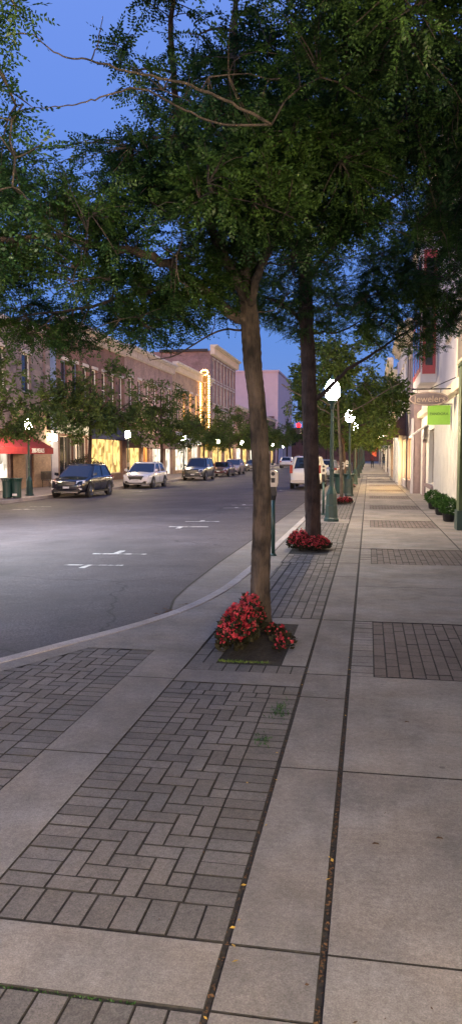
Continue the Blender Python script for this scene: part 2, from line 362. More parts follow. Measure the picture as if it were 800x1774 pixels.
# parking marks
b = MB()
def mark(x0,x1,y,tx,td,w=.12):
    for (a,b2,c,d) in ((x0,x1,y,y+w),(tx,tx+w,y+w if td>0 else y-abs(td),y+w+abs(td) if td>0 else y)):
        b.quad((a,c,roadz(a,c)+.008),(b2,c,roadz(b2,c)+.008),(b2,d,roadz(b2,d)+.008),(a,d,roadz(a,d)+.008))
mark(-5.2,-4.13,12.55,-4.80,-.30); mark(-5.24,-4.17,14.1,-4.86,.45); mark(-5.24,-4.17,19.9,-4.95,-.40); mark(-5.2,-4.2,21.6,-4.8,.3)
for y in (27.5,29.2,35.5,42): mark(-5.2,-4.2,y,-4.8,.3)
for y in (27,28.6,42,56): mark(-13.2,-12.3,y,-12.8,.3)
struct(b.build('parking_marking', M['paint']))

# near pavement: dark bed, slabs, pavers
def bedz(x,y): return -.0075+rise(y)
struct(sheet('paving_bed', M['bed'], lambda y:kx(y)+.03, lambda y:2.6, bedz))
sl = MB(); stp = MB(); br = MB(); brb = MB()
def slab(B,x0,x1,y0,y1,g=.005,c=.002,z=0., tilt=.0015):
    dz = z+rnd.uniform(-tilt,tilt)
    B.cbox(x0+g,x1-g,y0+g,y1-g,-.05,dz,c)
J1,J2,J3 = -.47,-.13,1.65
ys_sl = [-3,-.9,.75,2.53,4.09,5.93]
for a,c in zip(ys_sl[:-1],ys_sl[1:]): slab(sl,J2+.008,J3,a,c)
ysl = [-3,-.9,.75,2.2,2.53,4.09,5.35,5.93,7.95,9.4,10.9,12.3,14.3,15.9,17.4,18.9]+[20.4+1.5*i for i in range(34)]
for a,c in zip(ysl[:-1],ysl[1:]): slab(stp,J1+.008,J2-.006,a,c)
# right-hand slabs and the brick bands
yb = 5.93
bands = [5.93+6.35*i for i in range(11)]
def courses(B,x0,x1,y0,y1,w=.1,l=.2,g=.0035,z=-.002,along='y'):
    if along=='y':
        n=max(1,round((x1-x0)/w)); ww=(x1-x0)/n
        for i in range(n):
            y=y0-(l/2 if i%2 and l<.205 else 0)
            while y<y1-.01:
                a=max(y,y0); c=min(y+l,y1)
                if c-a>.03: B.cbox(x0+i*ww+g,x0+(i+1)*ww-g,a+g,c-g,-.05,z+rnd.uniform(-.0024,.0016),.0015)
                y+=l
    else:
        n=max(1,round((y1-y0)/w)); ww=(y1-y0)/n
        for i in range(n):
            x=x0
            while x<x1-.01:
                c=min(x+l,x1)
                if c-x>.03: B.cbox(x+g,c-g,y0+i*ww+g,y0+(i+1)*ww-g,-.05,z+rnd.uniform(-.0024,.0016),.0015)
                x+=l
def courses_row(B,x0,x1,y0,y1,w,g=.003,z=-.002,gi=.008):      # long columns of pavers with open joints between columns
    n=round((x1-x0)/w); ww=(x1-x0)/n
    for i in range(n):
        y=y0-rnd.uniform(0,.2)
        while y<y1-.01:
            a=max(y,y0); c=min(y+.2,y1)
            if c-a>.02: B.cbox(x0+i*ww+gi,x0+(i+1)*ww-gi*.4,a+g*.6,c-g*.6,-.05,z+rnd.uniform(-.0024,.0016),.0015)
            y+=.2
for k,y in enumerate(bands):
    courses(sl,J2+.010,.06,y+.01,y+2.01,.1,.2,.0015,along='x')
    courses_row(brb,.06,J3-.01,y+.02,y+2.0,.1,gi=.006)
    y1=y+2.02; y2=y+6.35
    slab(sl,J2+.008,J3,y1,(y1+y2)/2); slab(sl,J2+.008,J3,(y1+y2)/2,y2)
for i in range(50): slab(sl,J3+.006,2.62,-3+1.6*i,-3+1.6*(i+1))
# herringbone panels
def herring(B,x0,x1,y0,y1,s=.1,ok=lambda x,y:True,g=.0033,z=-.002):
    nx=round((x1-x0)/s); ny=round((y1-y0)/s); sx=(x1-x0)/nx; sy=(y1-y0)/ny
    for i in range(-1,nx+1):
        for j in range(-1,ny+1):
            l=(i-j)%4
            if l==0: cells=(i,i+2,j,j+1)
            elif l==3: cells=(i,i+1,j,j+2)
            else: continue
            a,c,d,e=cells; a=max(a,0);c=min(c,nx);d=max(d,0);e=min(e,ny)
            if c<=a or e<=d: continue
            xa,xc,yd,ye=x0+a*sx,x0+c*sx,y0+d*sy,y0+e*sy
            if not ok((xa+xc)/2,(yd+ye)/2): continue
            q=rnd.uniform(-.0012,.0012)
            B.cbox(xa+g+q,xc-g+q,yd+g,ye-g,-.05,z+rnd.uniform(-.002,.0012),.0022)
XL,XR = -1.44,-.475
# border courses of the near panel
courses(br,XL,XL+.2,2.75,5.38,.1,.2,along='x'); courses(br,XR-.2,XR,2.75,5.38,.1,.2,along='x')
courses(br,XL,XR,2.54,2.75,.105,.3,along='y'); courses(br,XL,XR,5.38,5.56,.105,.3,along='y')
herring(br,XL+.2,XR-.2,2.75,5.38)
# soldier rows nearest the camera
courses(br,-1.44,XR,-.96,2.19,.106,.21)
slab(sl,XL,XR,2.20,2.53,.003)                               # plain apron
for a,c in ((-3,-.2),(-.2,1.6),(1.6,4.1),(4.1,5.62),(5.62,6.62)): slab(stp,-1.83,XL,a,c,.003)
# left panel: herringbone inside a border course, up to the kerb edging
okl = lambda x,y: y < 6.5 and x > kin(y)+.20 and x < -2.03
herring(br,-5.03,-2.03,1.0,6.6,ok=okl)
courses(br,-2.03,-1.83,.5,6.5,.1,.2,along='x')
ey = [y for y in YS if 1 <= y <= 6.6]+[6.6]
struct(sheet('kerb_edging', M['strip'], lambda y:kin(y)+.018, lambda y:kin(y)+.24, lambda x,y:.002, ey))
# plain concrete apron from the left panel to the tree pits, following the kerb
ap = [6.5+.25*i for i in range(7)]
struct(sheet('concrete_apron', M['strip'], lambda y:kin(y)+.018, lambda y:-1.45, lambda x,y:.003, [6.42,7,7.5,8,8.5,9,9.35]))
for a,c in ((9.37,12.1),(12.11,15),(15.01,18),(18.01,21),(21.01,25)): struct(sheet('concrete_apron', M['strip'], lambda y:kin(y)+.018, lambda y:-1.36, lambda x,y:.0015, [a,(a+c)/2,c]))
for i in range(13): struct(sheet('concrete_apron', M['strip'], lambda y:kin(y)+.018, lambda y:-1.36, lambda x,y:.0015+rise(y), [25.01+4*i,29+4*i]))
slab(stp,XL,XR,5.57,5.90,.003)
courses(br,XL+.1,XR,5.9,6.12,.105,.3,along='y')
# round the first tree pit
PITS = [(-1.2,-.69,6.14,7.62),(-1.28,-.70,13.3,15.2),(-1.3,-.75,27.2,28.8)]
courses_row(br,-1.44,-1.21,5.91,12.2,.115); slab(stp,-.68,XR,6.13,7.68,.003); slab(stp,-1.2,XR,7.68,7.98,.003)
courses_row(br,-1.2,XR,8.0,12.2,.105)
courses(br,-1.35,XR,12.22,13.28,.105,.2,along='y'); courses_row(br,-.69,XR,13.3,15.2,.11)
courses_row(br,-1.35,-.5,15.2,19.6,.106); slab(stp,-1.35,XR,19.6,20.9,.003)
courses_row(br,-1.35,-.5,20.9,27.2,.106); courses_row(br,-.74,-.5,27.2,28.8,.11); 
for i in range(40):
    a=28.8+i*1.1
    slab(br,-1.35,XR,a,a+1.1,.004)
struct(sl.build('pavement_slabs', M['slab'])); struct(stp.build('pavement_bands', M['strip']))
struct(br.build('brick_paving', M['brick'])); struct(brb.build('brick_bands', M['brickb']))
struct(sheet('far_end_pavement', M['slab'], lambda y:kin(y), lambda y:2.6, lambda x,y: -.006+rise(y), [72]+[75+8*i for i in range(40)]))
b=MB()
for (x0,x1,y0,y1) in PITS:
    n=10
    vs=[(x0+(x1-x0)*i/n,y0+(y1-y0)*j/n,-.012+.03*math.sin(PI*i/n)*math.sin(PI*j/n)+rnd.uniform(-.006,.006)) for j in range(n+1) for i in range(n+1)]
    b.add(vs,[(j*(n+1)+i,j*(n+1)+i+1,(j+1)*(n+1)+i+1,(j+1)*(n+1)+i) for j in range(n) for i in range(n)])
struct(b.build('pit_soil', M['soil']))

# ------------------------------------------------------------------ vegetation
def leaf_cards(P, D, L, W, R, up=.35):
    """diamond leaf faces at P pointing along D"""
    n=len(P); D=D/np.linalg.norm(D,axis=1,keepdims=True)
    U=R.normal(size=(n,3)); U[:,2]+=up; S=np.cross(D,U); S/=np.linalg.norm(S,axis=1,keepdims=True)+1e-9
    L=np.asarray(L).reshape(-1,1); W=np.asarray(W).reshape(-1,1)
    V=np.stack([P,P+D*L*.45+S*W,P+D*L,P+D*L*.45-S*W],1).reshape(-1,3)
    return V, np.arange(4*n).reshape(n,4)
def fronds(P, D, L, R, nl=8, ll=.036, lw=.0085, droop=.22):
    n=len(P); D=D/np.linalg.norm(D,axis=1,keepdims=True)
    U=R.normal(size=(n,3))*.5; U[:,2]+=1.; S=np.cross(D,U); S/=np.linalg.norm(S,axis=1,keepdims=True)+1e-9
    Np=np.cross(S,D)
    out=[]
    L=L.reshape(-1,1)
    for k in range(nl+1):
        s=(k+.8)/(nl+.8)
        C=P+D*L*s; C[:,2]-= (L[:,0]*s)**2/L[:,0]*droop*.8
        for sd in ((-1,1) if k<nl else (0,)):
            d=S*sd*.85+D*(.55 if sd else 1.)+R.normal(size=(n,3))*.16; d[:,2]-=.18
            d/=np.linalg.norm(d,axis=1,keepdims=True)
            w=np.cross(d,Np+R.normal(size=(n,3))*.35); w/=np.linalg.norm(w,axis=1,keepdims=True)+1e-9
            sz=(1-.35*abs(s-.5))*(ll*R.uniform(.8,1.2,size=(n,1)))
            out.append(np.stack([C,C+d*sz*.5+w*lw,C+d*sz,C+d*sz*.5-w*lw],1))
    V=np.concatenate(out,0).reshape(-1,3)
    return V, np.arange(len(V)).reshape(-1,4)
def bez(a,b,c,n):
    t=np.linspace(0,1,n)[:,None]; return (1-t)**2*a+2*t*(1-t)*b+t*t*c
def smooth_path(pts,n=6):
    p=np.array(pts,float)
    if len(p)<3: return p
    out=[]
    q=np.vstack([2*p[0]-p[1],p,2*p[-1]-p[-2]])
    for i in range(1,len(q)-2):
        t=np.linspace(0,1,n,endpoint=False)[:,None]
        out.append(.5*((2*q[i])+(-q[i-1]+q[i+1])*t+(2*q[i-1]-5*q[i]+4*q[i+1]-q[i+2])*t*t+(-q[i-1]+3*q[i]-3*q[i+1]+q[i+2])*t**3))
    out.append(p[-1:]); return np.concatenate(out)
def vnoise(P, seed, s):
    r=np.random.RandomState(seed); v=np.zeros(len(P))
    for k in range(5):
        d=r.normal(size=3); d/=np.linalg.norm(d); v+=np.sin((P@d)*s*(1+.6*k)+r.uniform(0,6.28))/(1+.4*k)
    return v
def tree(name,label,trunk,tr,limbs,lobes,seed,fine=True,group=None,bark='bark1',leaf='leaf',reject=None,per=8,cap=(.17,.05),rough_trunk=True,gap=-.6,loc=(0,0,0),ll=.037):
    R=np.random.RandomState(seed)
    root=thing(name,label,'tree',loc,0,group)
    wood=MB()
    tp=smooth_path(trunk,14 if fine else 8); trr=np.interp(np.linspace(0,1,len(tp)),np.linspace(0,1,len(tr)),tr)
    # lumpy trunk
    n=32 if fine else 8; vs=[]
    for i,(p,r) in enumerate(zip(tp,trr)):
        for k in range(n):
            a=2*PI*k/n; q=1+(.07*math.sin(3*a+p[2]*2.1)+.05*math.sin(5*a-p[2]*5)+.035*math.sin(11*a+1.5*math.sin(p[2]*4))+R.uniform(-.045,.045) if rough_trunk else 0)
            vs.append((p[0]+r*q*math.cos(a),p[1]+r*q*math.sin(a),p[2]))
    wood.add(vs,[(i*n+k,i*n+(k+1)%n,(i+1)*n+(k+1)%n,(i+1)*n+k) for i in range(len(tp)-1) for k in range(n)])
    S=[tp[len(tp)//2:]]; SR=[trr[len(tp)//2:]]
    for pts,r0,r1 in limbs:
        q=smooth_path(pts,6); q+=R.normal(size=q.shape)*(.003 if r0<.02 else .010)*(1 if fine else 2); q[0]=pts[0]
        rr=np.linspace(r0,r1,len(q)); wood.tube(q,list(rr),10 if fine else 6); S.append(q); SR.append(rr)
    S=np.concatenate(S); SR=np.concatenate(SR)
    def sample(c,rad,n,sh=.0):
        out=[]
        while len(out)<n:
            p=R.uniform(-1,1,3)
            if sh<np.dot(p,p)<1: 
                q=np.array(c)+p*np.array(rad)
                if reject is None or not reject(q): out.append(q)
                else: n-=1
        return np.array(out).reshape(-1,3)
    # secondary branches
    for (c,rad,nt,ns) in lobes:
        T=sample(c,rad,ns,.1)
        T=T[np.argsort(np.linalg.norm(T-S.mean(0),axis=1))]
        for t in T:
            d=np.linalg.norm(S-t,axis=1)+ (S[:,2]>t[2])*.4*(S[:,2]-t[2]) ; i=int(np.argmin(d)); a=S[i]
            L=np.linalg.norm(t-a)
            if L<.15: continue
            mid=(a+t)/2+R.normal(size=3)*.10*L+np.array([0,0,.10*L])
            q=bez(a,mid,t,max(4,int(L/.18)+3)); q[1:-1]+=R.normal(size=(len(q)-2,3))*.015
            r0=min(SR[i]*.7,.010+.011*L if fine else .02+.012*L); rr=np.linspace(r0,.005 if fine else .012,len(q))
            wood.tube(q,list(rr),6 if fine else 4); S=np.vstack([S,q[1:]]); SR=np.concatenate([SR,rr[1:]])
    # twigs
    FP=[];FD=[]
    for (c,rad,nt,ns) in lobes:
        T=sample(c,rad,nt)
        if not len(T): continue
        v=vnoise(T,seed+5,2.6/ (1 if fine else 1.4))
        T=T[v>(gap if rad[0]>.5 else -9)]
        for t in T:
            d=((S-t)**2).sum(1); i=int(np.argmin(d)); a=S[i]; L=math.sqrt(d[i])
            if L<.08: L=.08; t=t+R.normal(size=3)*.08
            if L>1.5: 
                t=a+(t-a)*1.3/L; L=1.3
            mid=(a+t)/2+R.normal(size=3)*.12*L+np.array([0,0,.12*L])
            q=bez(a,mid,t,5)
            if fine or R.rand()<.35: wood.tube(q,[min(.006,SR[i]),.005,.004,.003,.002] if fine else [.01,.008,.007,.006,.004],3,cap=False)
            m=per
            for k in range(m):
                s=.25+.75*(k+R.rand())/m
                p=(1-s)**2*a+2*s*(1-s)*mid+s*s*t; tg=(t-a)/max(L,.01)
                dd=tg*.6+R.normal(size=3)*np.array([.8,.8,.4]); dd[2]-=.06
                FP.append(p); FD.append(dd)
    FP=np.array(FP); FD=np.array(FD)
    wood.build('trunk',M[bark],root,smooth=True)
    if fine:
        V,F=fronds(FP,FD,R.uniform(.11,.24,len(FP)),R,ll=ll,lw=ll*.23)
    else:
        V,F=leaf_cards(np.repeat(FP,2,0)+R.normal(size=(2*len(FP),3))*.05,np.repeat(FD,2,0)+R.normal(size=(2*len(FP),3))*.6,R.uniform(cap[0]*.7,cap[0]*1.3,2*len(FP)),R.uniform(cap[1]*.35,cap[1]*.6,2*len(FP)),R)
    npmesh('crown',V,F,M[leaf],root)
    return root

rej_wall = lambda q: q[0] > 2.1
G_T='street trees along the two kerbs'
T1=tree('locust_tree','locust tree with slender furrowed trunk rising from the nearest red flower bed',
 [(-1.03,7.4,-.06),(-1.03,7.4,.1),(-1.03,7.4,.52),(-1.015,7.4,1.08),(-1.02,7.4,1.64),(-1.06,7.4,2.2),(-1.10,7.4,2.53),(-1.13,7.4,2.97),(-1.15,7.38,3.19),(-1.16,7.3,3.67),(-1.2,7.2,4.21),(-1.25,7.1,4.9),(-1.2,7,5.8)],
 [.165,.108,.090,.086,.083,.080,.083,.086,.076,.066,.056,.045,.02],
 [([(-1.14,7.38,2.98),(-1.35,7.3,3.1),(-1.66,7.15,3.33),(-1.95,6.95,3.52),(-2.42,6.75,3.58),(-2.79,6.55,3.64),(-3.3,6.4,3.60),(-4.2,6.3,3.8)],.06,.015),
  ([(-1.15,7.38,3.15),(-1.4,7.1,3.7),(-1.55,6.7,4.2),(-1.6,6.3,4.8),(-1.5,5.9,5.4)],.055,.015),
  ([(-1.15,7.38,3.2),(-.85,7.2,3.8),(-.4,6.9,4.4),(.2,6.6,4.9),(.7,6.3,5.4)],.05,.015),
  ([(-1.15,7.38,3.1),(-.9,6.9,3.5),(-.4,6.2,3.9),(.3,5.8,4.1),(1.,5.5,4.2)],.04,.012),
  ([(-1.7,7.15,3.35),(-2.2,7.4,3.3),(-2.9,7.6,3.2),(-3.6,7.8,3.2)],.025,.008),
  ([(-1.14,7.4,2.9),(-1.5,7.7,2.95),(-2.0,7.9,2.75),(-2.3,8.0,2.72)],.012,.004)],
 [((-2.9,7.3,3.75),(2.6,1.4,.85),1450,50),((-3.0,7.4,3.15),(2.0,1.3,.42),420,16),((-1.6,7.2,3.5),(1.1,1.6,.62),450,22),((-.1,6.6,4.7),(2.0,2.2,1.45),2100,60),((-.6,6.0,3.75),(.9,1.0,.5),300,14),((1.2,7.2,4.2),(.9,1.8,1.0),480,18)],
 seed=3,group=G_T,reject=lambda q:q[0]>2.1,per=8,gap=-.4)
T2=tree('locust_tree','locust tree with straight dark trunk in the second red flower bed beside the parking meter',
 [(-1.02,14.6,-.05),(-1.02,14.6,.15),(-1.03,14.6,.5),(-1.06,14.6,1.59),(-1.10,14.6,2.67),(-1.16,14.6,3.75),(-1.19,14.6,4.81),(-1.19,14.6,5.65),(-1.04,14.5,6.9),(-.89,14.4,8.1)],
 [.175,.15,.143,.14,.135,.13,.12,.11,.07,.03],
 [([(-1.08,14.6,2.7),(-.75,14.6,2.95),(-.42,14.7,3.3),(.2,14.9,3.71),(.9,15.2,4.2)],.05,.015),
  ([(-1.16,14.6,3.95),(-.9,14.6,4.0),(-.5,14.5,4.0),(.2,14.3,4.4)],.03,.01),
  ([(-1.16,14.6,3.8),(-1.3,14.5,4.2),(-1.6,14.4,4.5),(-2.1,14.3,4.7),(-2.9,14,5)],.045,.012),
  ([(-1.19,14.6,4.9),(-.7,14.4,5.5),(0,14.2,6.0),(.9,14,6.5)],.06,.015),
  ([(-1.19,14.6,5.3),(-1.8,14.3,6.1),(-2.5,14,6.9),(-3.,13.8,7.6)],.06,.015),
  ([(-1.15,14.6,6),(-.7,14,7),(-.2,13.5,7.9)],.05,.015)],
 [((-.9,14.4,6.4),(3.1,3.0,2.3),2100,80),((.9,14.9,4.6),(1.3,2.4,1.1),620,26),((-2.1,14.5,4.9),(1.2,1.8,.9),380,14),((-.5,14.6,4.5),(1.7,2.0,.75),420,18),((1.2,13.6,5.2),(.9,1.8,1.6),520,18)],
 seed=11,group=G_T,bark='bark2',reject=lambda q:q[0]>2.1,per=8,gap=-.3)
T0=tree('locust_tree','locust tree whose boughs hang into the top of the view from behind the viewer',
 [(-1.3,-1.2,-.05),(-1.3,-1.2,1),(-1.25,-1.1,2.4),(-1.1,-.7,3.4),(-.9,0,4.2),(-.7,.7,4.9)],[.16,.13,.12,.11,.08,.05],
 [([(-1.1,-.7,3.4),(-.6,.6,4.1),(.0,2.0,4.4),(.5,3.4,4.5),(.8,4.8,4.5)],.07,.015),
  ([(-1.1,-.7,3.3),(-1.5,.6,3.7),(-1.65,1.9,3.8),(-1.66,3.0,3.6),(-1.7,3.6,3.4)],.026,.006),
  ([(-0.63,5.00,3.79),(-0.85,4.80,3.85),(-1.06,4.60,3.88),(-1.22,4.40,3.85),(-1.34,4.20,3.80),(-1.49,4.10,3.82),(-1.61,4.00,3.80),(-1.72,3.90,3.86)],.010,.003),([(-0.63,5.00,3.79),(-0.91,4.90,3.77),(-1.12,4.70,3.79),(-1.29,4.40,3.79),(-1.42,4.20,3.68),(-1.55,4.10,3.60),(-1.66,4.00,3.55),(-1.73,3.90,3.50)],.008,.002),([(-1.49,4.10,3.82),(-1.45,4.10,3.92),(-1.39,4.00,3.98)],.004,.002),
  ([(-.6,.6,4.1),(-.9,2.2,4.5),(-.8,3.6,4.7),(-.7,4.6,4.8)],.04,.01)],
 [((.75,4.2,4.45),(1.45,1.9,.85),1100,40),((-1.78,3.3,3.25),(.30,.55,.85),80,14),((-.45,4.0,4.75),(.75,1.2,.55),330,14),((-.6,1.0,4.9),(1.8,1.8,.9),150,14)],
 seed=23,group=G_T,reject=lambda q:q[0]>2.15,per=9,ll=.029)

# distant trees: two prototypes copied along both kerbs
def far_tree(name,label,h,w,seed,loc,trunk_r=.13,zb=2.6,thin=False,nt=420,cap=(.22,.095),bark='bark2'):
    R=random.Random(seed); lean=R.uniform(-.3,.3)
    tk=[(0,0,-.05),(lean*.1,0,zb*.5),(lean*.4,.1,zb),(lean*.7,.1,zb+(h-zb)*.5),(lean,.1,h*.92)]
    limbs=[]
    for k in range(5):
        a=k*2*PI/5+R.uniform(-.4,.4); z0=zb+R.uniform(-.2,.9); ll=w*R.uniform(.65,.9)
        limbs.append(([(lean*.4,.1,z0),(lean*.4+ll*.4*math.cos(a),.1+ll*.4*math.sin(a),z0+.5),(lean*.4+ll*math.cos(a),.1+ll*math.sin(a),z0+1.1+R.uniform(0,.8))],trunk_r*.45,.02))
    zc=(zb+.2+h)/2
    lob=[((lean*.5,.1,zc+.2),(w*.75,w*.75,(h-zb)*.5),nt,26)]
    for k in range(5):
        a=k*1.3+R.uniform(0,1); lob.append(((w*.5*math.cos(a),w*.5*math.sin(a),zb+.45+R.uniform(0,(h-zb)*.45)),(w*.5,w*.5,(h-zb)*.24),int(nt*.36),9))
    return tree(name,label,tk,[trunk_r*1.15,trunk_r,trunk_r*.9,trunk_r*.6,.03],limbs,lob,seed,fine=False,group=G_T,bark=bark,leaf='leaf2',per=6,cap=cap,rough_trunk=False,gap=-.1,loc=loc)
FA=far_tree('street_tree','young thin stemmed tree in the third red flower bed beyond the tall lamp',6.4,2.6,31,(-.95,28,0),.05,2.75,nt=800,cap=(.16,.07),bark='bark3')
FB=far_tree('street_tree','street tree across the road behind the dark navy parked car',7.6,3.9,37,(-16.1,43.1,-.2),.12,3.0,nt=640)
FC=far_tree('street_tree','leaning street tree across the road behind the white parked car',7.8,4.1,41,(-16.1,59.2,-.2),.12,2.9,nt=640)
ORD=['first','second','third','fourth','fifth','sixth','seventh','eighth','ninth','tenth']
dup(FC,(-16.4,30.2,-.2),2.1,'street tree across the road at the left edge beside the green bins',.95)
for i,y in enumerate((75,90,105,121,138)):
    dup([FB,FC][i%2],(-16.1,y,-.2+rise(y)),1.3*i+.5,'street tree across the road, %s beyond the leaning one behind the white car'%ORD[i],.92+.04*(i%3))
for i,y in enumerate((40.5,53.4,66.5,80,94,109,125,142)):
    dup([FB,FC][(i+1)%2],(-1.25,y,rise(y)),2.2*i+.9,'street tree on the near kerb, %s beyond the young thin-stemmed one'%ORD[i],.82+.03*(i%3))
# trees closing the street
for i,(x,y,s) in enumerate(((-19,182,1.5),(-10,186,1.45),(-3,184,1.3),(5,188,1.5))):
    dup([FB,FC][i%2],(x,y,.3),i*1.1,'large tree closing the far end of the street, %s from the left'%ORD[i],s)

def flower_bed(label,domes,seed,loc):
    R=np.random.RandomState(seed); root=thing('flower_bed',label,'flower bed',loc,0,'red flower beds round the street trees')
    P=[];D=[];BP=[];BD=[]
    for (cx,cy,rx,ry,h,n) in domes:
        for _ in range(n):
            a=R.uniform(0,2*PI); r=math.sqrt(R.rand()); x=r*math.cos(a); y=r*math.sin(a); z=h*math.sqrt(max(0,1-r*r*.85))*(1+.12*math.sin(5*a+3*r))
            k=R.uniform(.35,1.)
            P.append((cx+x*rx,cy+y*ry,z*k)); D.append((x*.8+R.normal()*.5,y*.8+R.normal()*.5,.5+R.normal()*.4))
            if R.rand()<.22:
                BP.append((cx+x*rx*1.03,cy+y*ry*1.03,z*R.uniform(.88,1.06)+.015)); BD.append((R.normal(),R.normal(),R.normal()))
    P=np.array(P);D=np.array(D);BP=np.array(BP);BD=np.array(BD)
    V,F=leaf_cards(P,D,R.uniform(.035,.07,len(P)),R.uniform(.014,.026,len(P)),R); npmesh('foliage',V,F,M['bronze'],root)
    Vs=[];Fs=[];o=0
    for k in range(4):
        V,F=leaf_cards(BP+R.normal(size=BP.shape)*.006,R.normal(size=BP.shape)+np.array([0,-.4,.5]),R.uniform(.022,.036,len(BP)),R.uniform(.009,.015,len(BP)),R); Vs.append(V);Fs.append(F+o);o+=len(V)
    npmesh('blossoms',np.concatenate(Vs),np.concatenate(Fs),M['blossom'],root)
    return root
flower_bed('nearest red begonia bed heaped against the left of the slender tree trunk',[(-.19,-.40,.155,.42,.32,1500),(-.14,-.02,.13,.25,.36,550),(.10,.02,.09,.15,.09,110),(.2,-.3,.1,.3,.04,90)],5,(-.95,7.15,-.005))
flower_bed('second red begonia bed ringing the dark straight trunk beside the parking meter',[(-.24,-.2,.2,.4,.30,1100),(.10,-.3,.24,.32,.22,800),(-.02,-.5,.26,.22,.18,500)],6,(-1.0,14.35,-.005))
flower_bed('small red flower bed round the thin tree beyond the tall lamp post',[(0,-.1,.27,.4,.2,700),(.15,.1,.2,.3,.22,350)],7,(-.9,27.9,-.005))
flower_bed('distant red flower patch round a tree trunk beyond the green bins',[(0,0,.35,.5,.3,400)],8,(-1.0,40.2,0))
# moss line and weeds
R=np.random.RandomState(2)
def blades(n,xf,h,name,mat_,w=.003):
    P=np.array([xf(i) for i in range(n)]); D=R.normal(size=(n,3))*.6; D[:,2]=1
    V,F=leaf_cards(P,D,R.uniform(h*.5,h,n),np.full(n,w),R); return npmesh(name,V,F,mat_)
stuff(blades(260,lambda i:(-1.2+R.uniform(0,.42),6.16+R.normal()*.012,0),.03,'grass',M['grass']),'yellow green moss and grass along the front of the tree pit')
stuff(blades(170,lambda i:((-.56,5.0,0)+R.normal(size=3)*np.array([.035,.09,0])) if i%3 else ((-.60,4.45,0)+R.normal(size=3)*np.array([.025,.04,0])),.035,'grass',M['shrub'],.003),'weeds growing through the brick joints')
stuff(blades(150,lambda i:(-1.44+R.uniform(.25,.75),2.195+R.normal()*.006,-.01),.014,'grass',M['shrub'],.003),'moss in the joint below the plain concrete apron')
# litter in the two long joints, twigs in the gutter
b=MB(); yl=MB()
def flake(B,x,y,z,s):
    a=rnd.uniform(0,6.28); c,d=math.cos(a)*s,math.sin(a)*s; t=rnd.uniform(-.3,.3)*s
    B.add([(x-c,y-d,z),(x+d*.5,y-c*.5,z+abs(t)+.002),(x+c,y+d,z+.003),(x-d*.5,y+c*.5,z+.001)],[(0,1,2,3)])
for i in range(420):
    y=2.0+abs(rnd.gauss(0,2.2)); flake(b,rnd.choice((J2,J2,J1))+rnd.uniform(-.008,.008),y,-.003,rnd.uniform(.004,.011))
for i in range(70): flake(b,rnd.uniform(-1.4,1.5),rnd.uniform(2,9),.001,rnd.uniform(.004,.010))
for i in range(240): 
    y=8.75+rnd.gauss(0,.22); x=kx(y)-.08-abs(rnd.gauss(0,.12)); flake(b,x,y,roadz(x,y)+.012+rnd.random()*.02,rnd.uniform(.015,.035))
stuff(b.build('leaf_litter',M['litter']),'dead leaves and grit lying in the pavement joints and gutter')
for (x,y) in ((-.46,2.62),(-.44,2.52),(-.465,2.9),(-.14,3.0),(-.13,3.15),(-.42,2.44),(-.6,3.85)): flake(yl,x,y,.002,.013)
for i in range(25): flake(yl,rnd.choice((J2,J1))+rnd.uniform(-.03,.03),rnd.uniform(2.1,9),.001,rnd.uniform(.005,.010))
stuff(yl.build('leaf_litter',M['yleaf']),'small yellow leaves beside the long joints')
for (x,y,l) in ((.05,3.32,'dry brown leaf lying on the slab left of the darker one'),(.33,3.42,'dark dry leaf lying further right on the same slab'),(.26,4.93,'dark speck of a leaf on the slab nearest the brick band')):
    lb=MB(); s=.016
    lb.add([(-s,0,0),(-s*.3,s*.6,.006),(s*.8,s*.4,.004),(s*1.1,-.1*s,.001),(s*.2,-s*.7,.007),(0,0,.009)],[(0,5,1),(1,5,2),(2,5,3),(3,5,4),(4,5,0)])
    tag(lb.build('fallen_leaf',M['litter'],loc=(x,y,.002)),l,'leaf','single fallen leaves on the slabs')

# ------------------------------------------------------------------ lamps
def make_lamp(label,loc):
    t=thing('street_lamp',label,'street lamp',loc,0,'globe street lamps along both kerbs')
    b=MB(); b.lathe([(.205,0),(.205,.07),(.175,.10),(.165,.40),(.15,.44),(.145,.72),(.12,.78),(.085,.86),(.065,.92)],n=8,ph=PI/8); b.build('base',M['green'],t)
    p=MB(); n=16; vs=[]
    zs=[.9,1.3,1.32,1.36,1.38,2.9,2.94,2.98]
    rs=[.062,.058,.075,.075,.056,.045,.07,.07]
    for z,r in zip(zs,rs):
        for k in range(n): 
            a=2*PI*k/n; q=r*(1 if k%2 else .86); vs.append((q*math.cos(a),q*math.sin(a),z))
    p.add(vs,[(i*n+k,i*n+(k+1)%n,(i+1)*n+(k+1)%n,(i+1)*n+k) for i in range(len(zs)-1) for k in range(n)]); p.build('pole',M['green'],t)
    c=MB(); c.lathe([(.07,2.98),(.05,3.02),(.11,3.08),(.13,3.12),(.12,3.15)],n=16); c.build('collar',M['green'],t,True)
    g=MB(); g.lathe([(.10,3.15),(.165,3.22),(.195,3.33),(.19,3.45),(.15,3.56),(.10,3.62),(.07,3.66)],n=14); g.build('globe',M['globe'],t,True)
    f=MB(); f.lathe([(.075,3.66),(.05,3.70),(.02,3.73),(.025,3.76),(.005,3.80)],n=10); f.build('finial',M['green'],t,True)
    return t
lamp=make_lamp('tall dark green globe lamp just right of the dark straight trunk',(-.94,20.2,0))
for i,y in enumerate((33.2,47.0,61,76,91,107,123,140)):
    dup(lamp,(-.80,y,rise(y)),0,'globe street lamp on the near kerb, %s beyond the tallest looking one'%ORD[i])
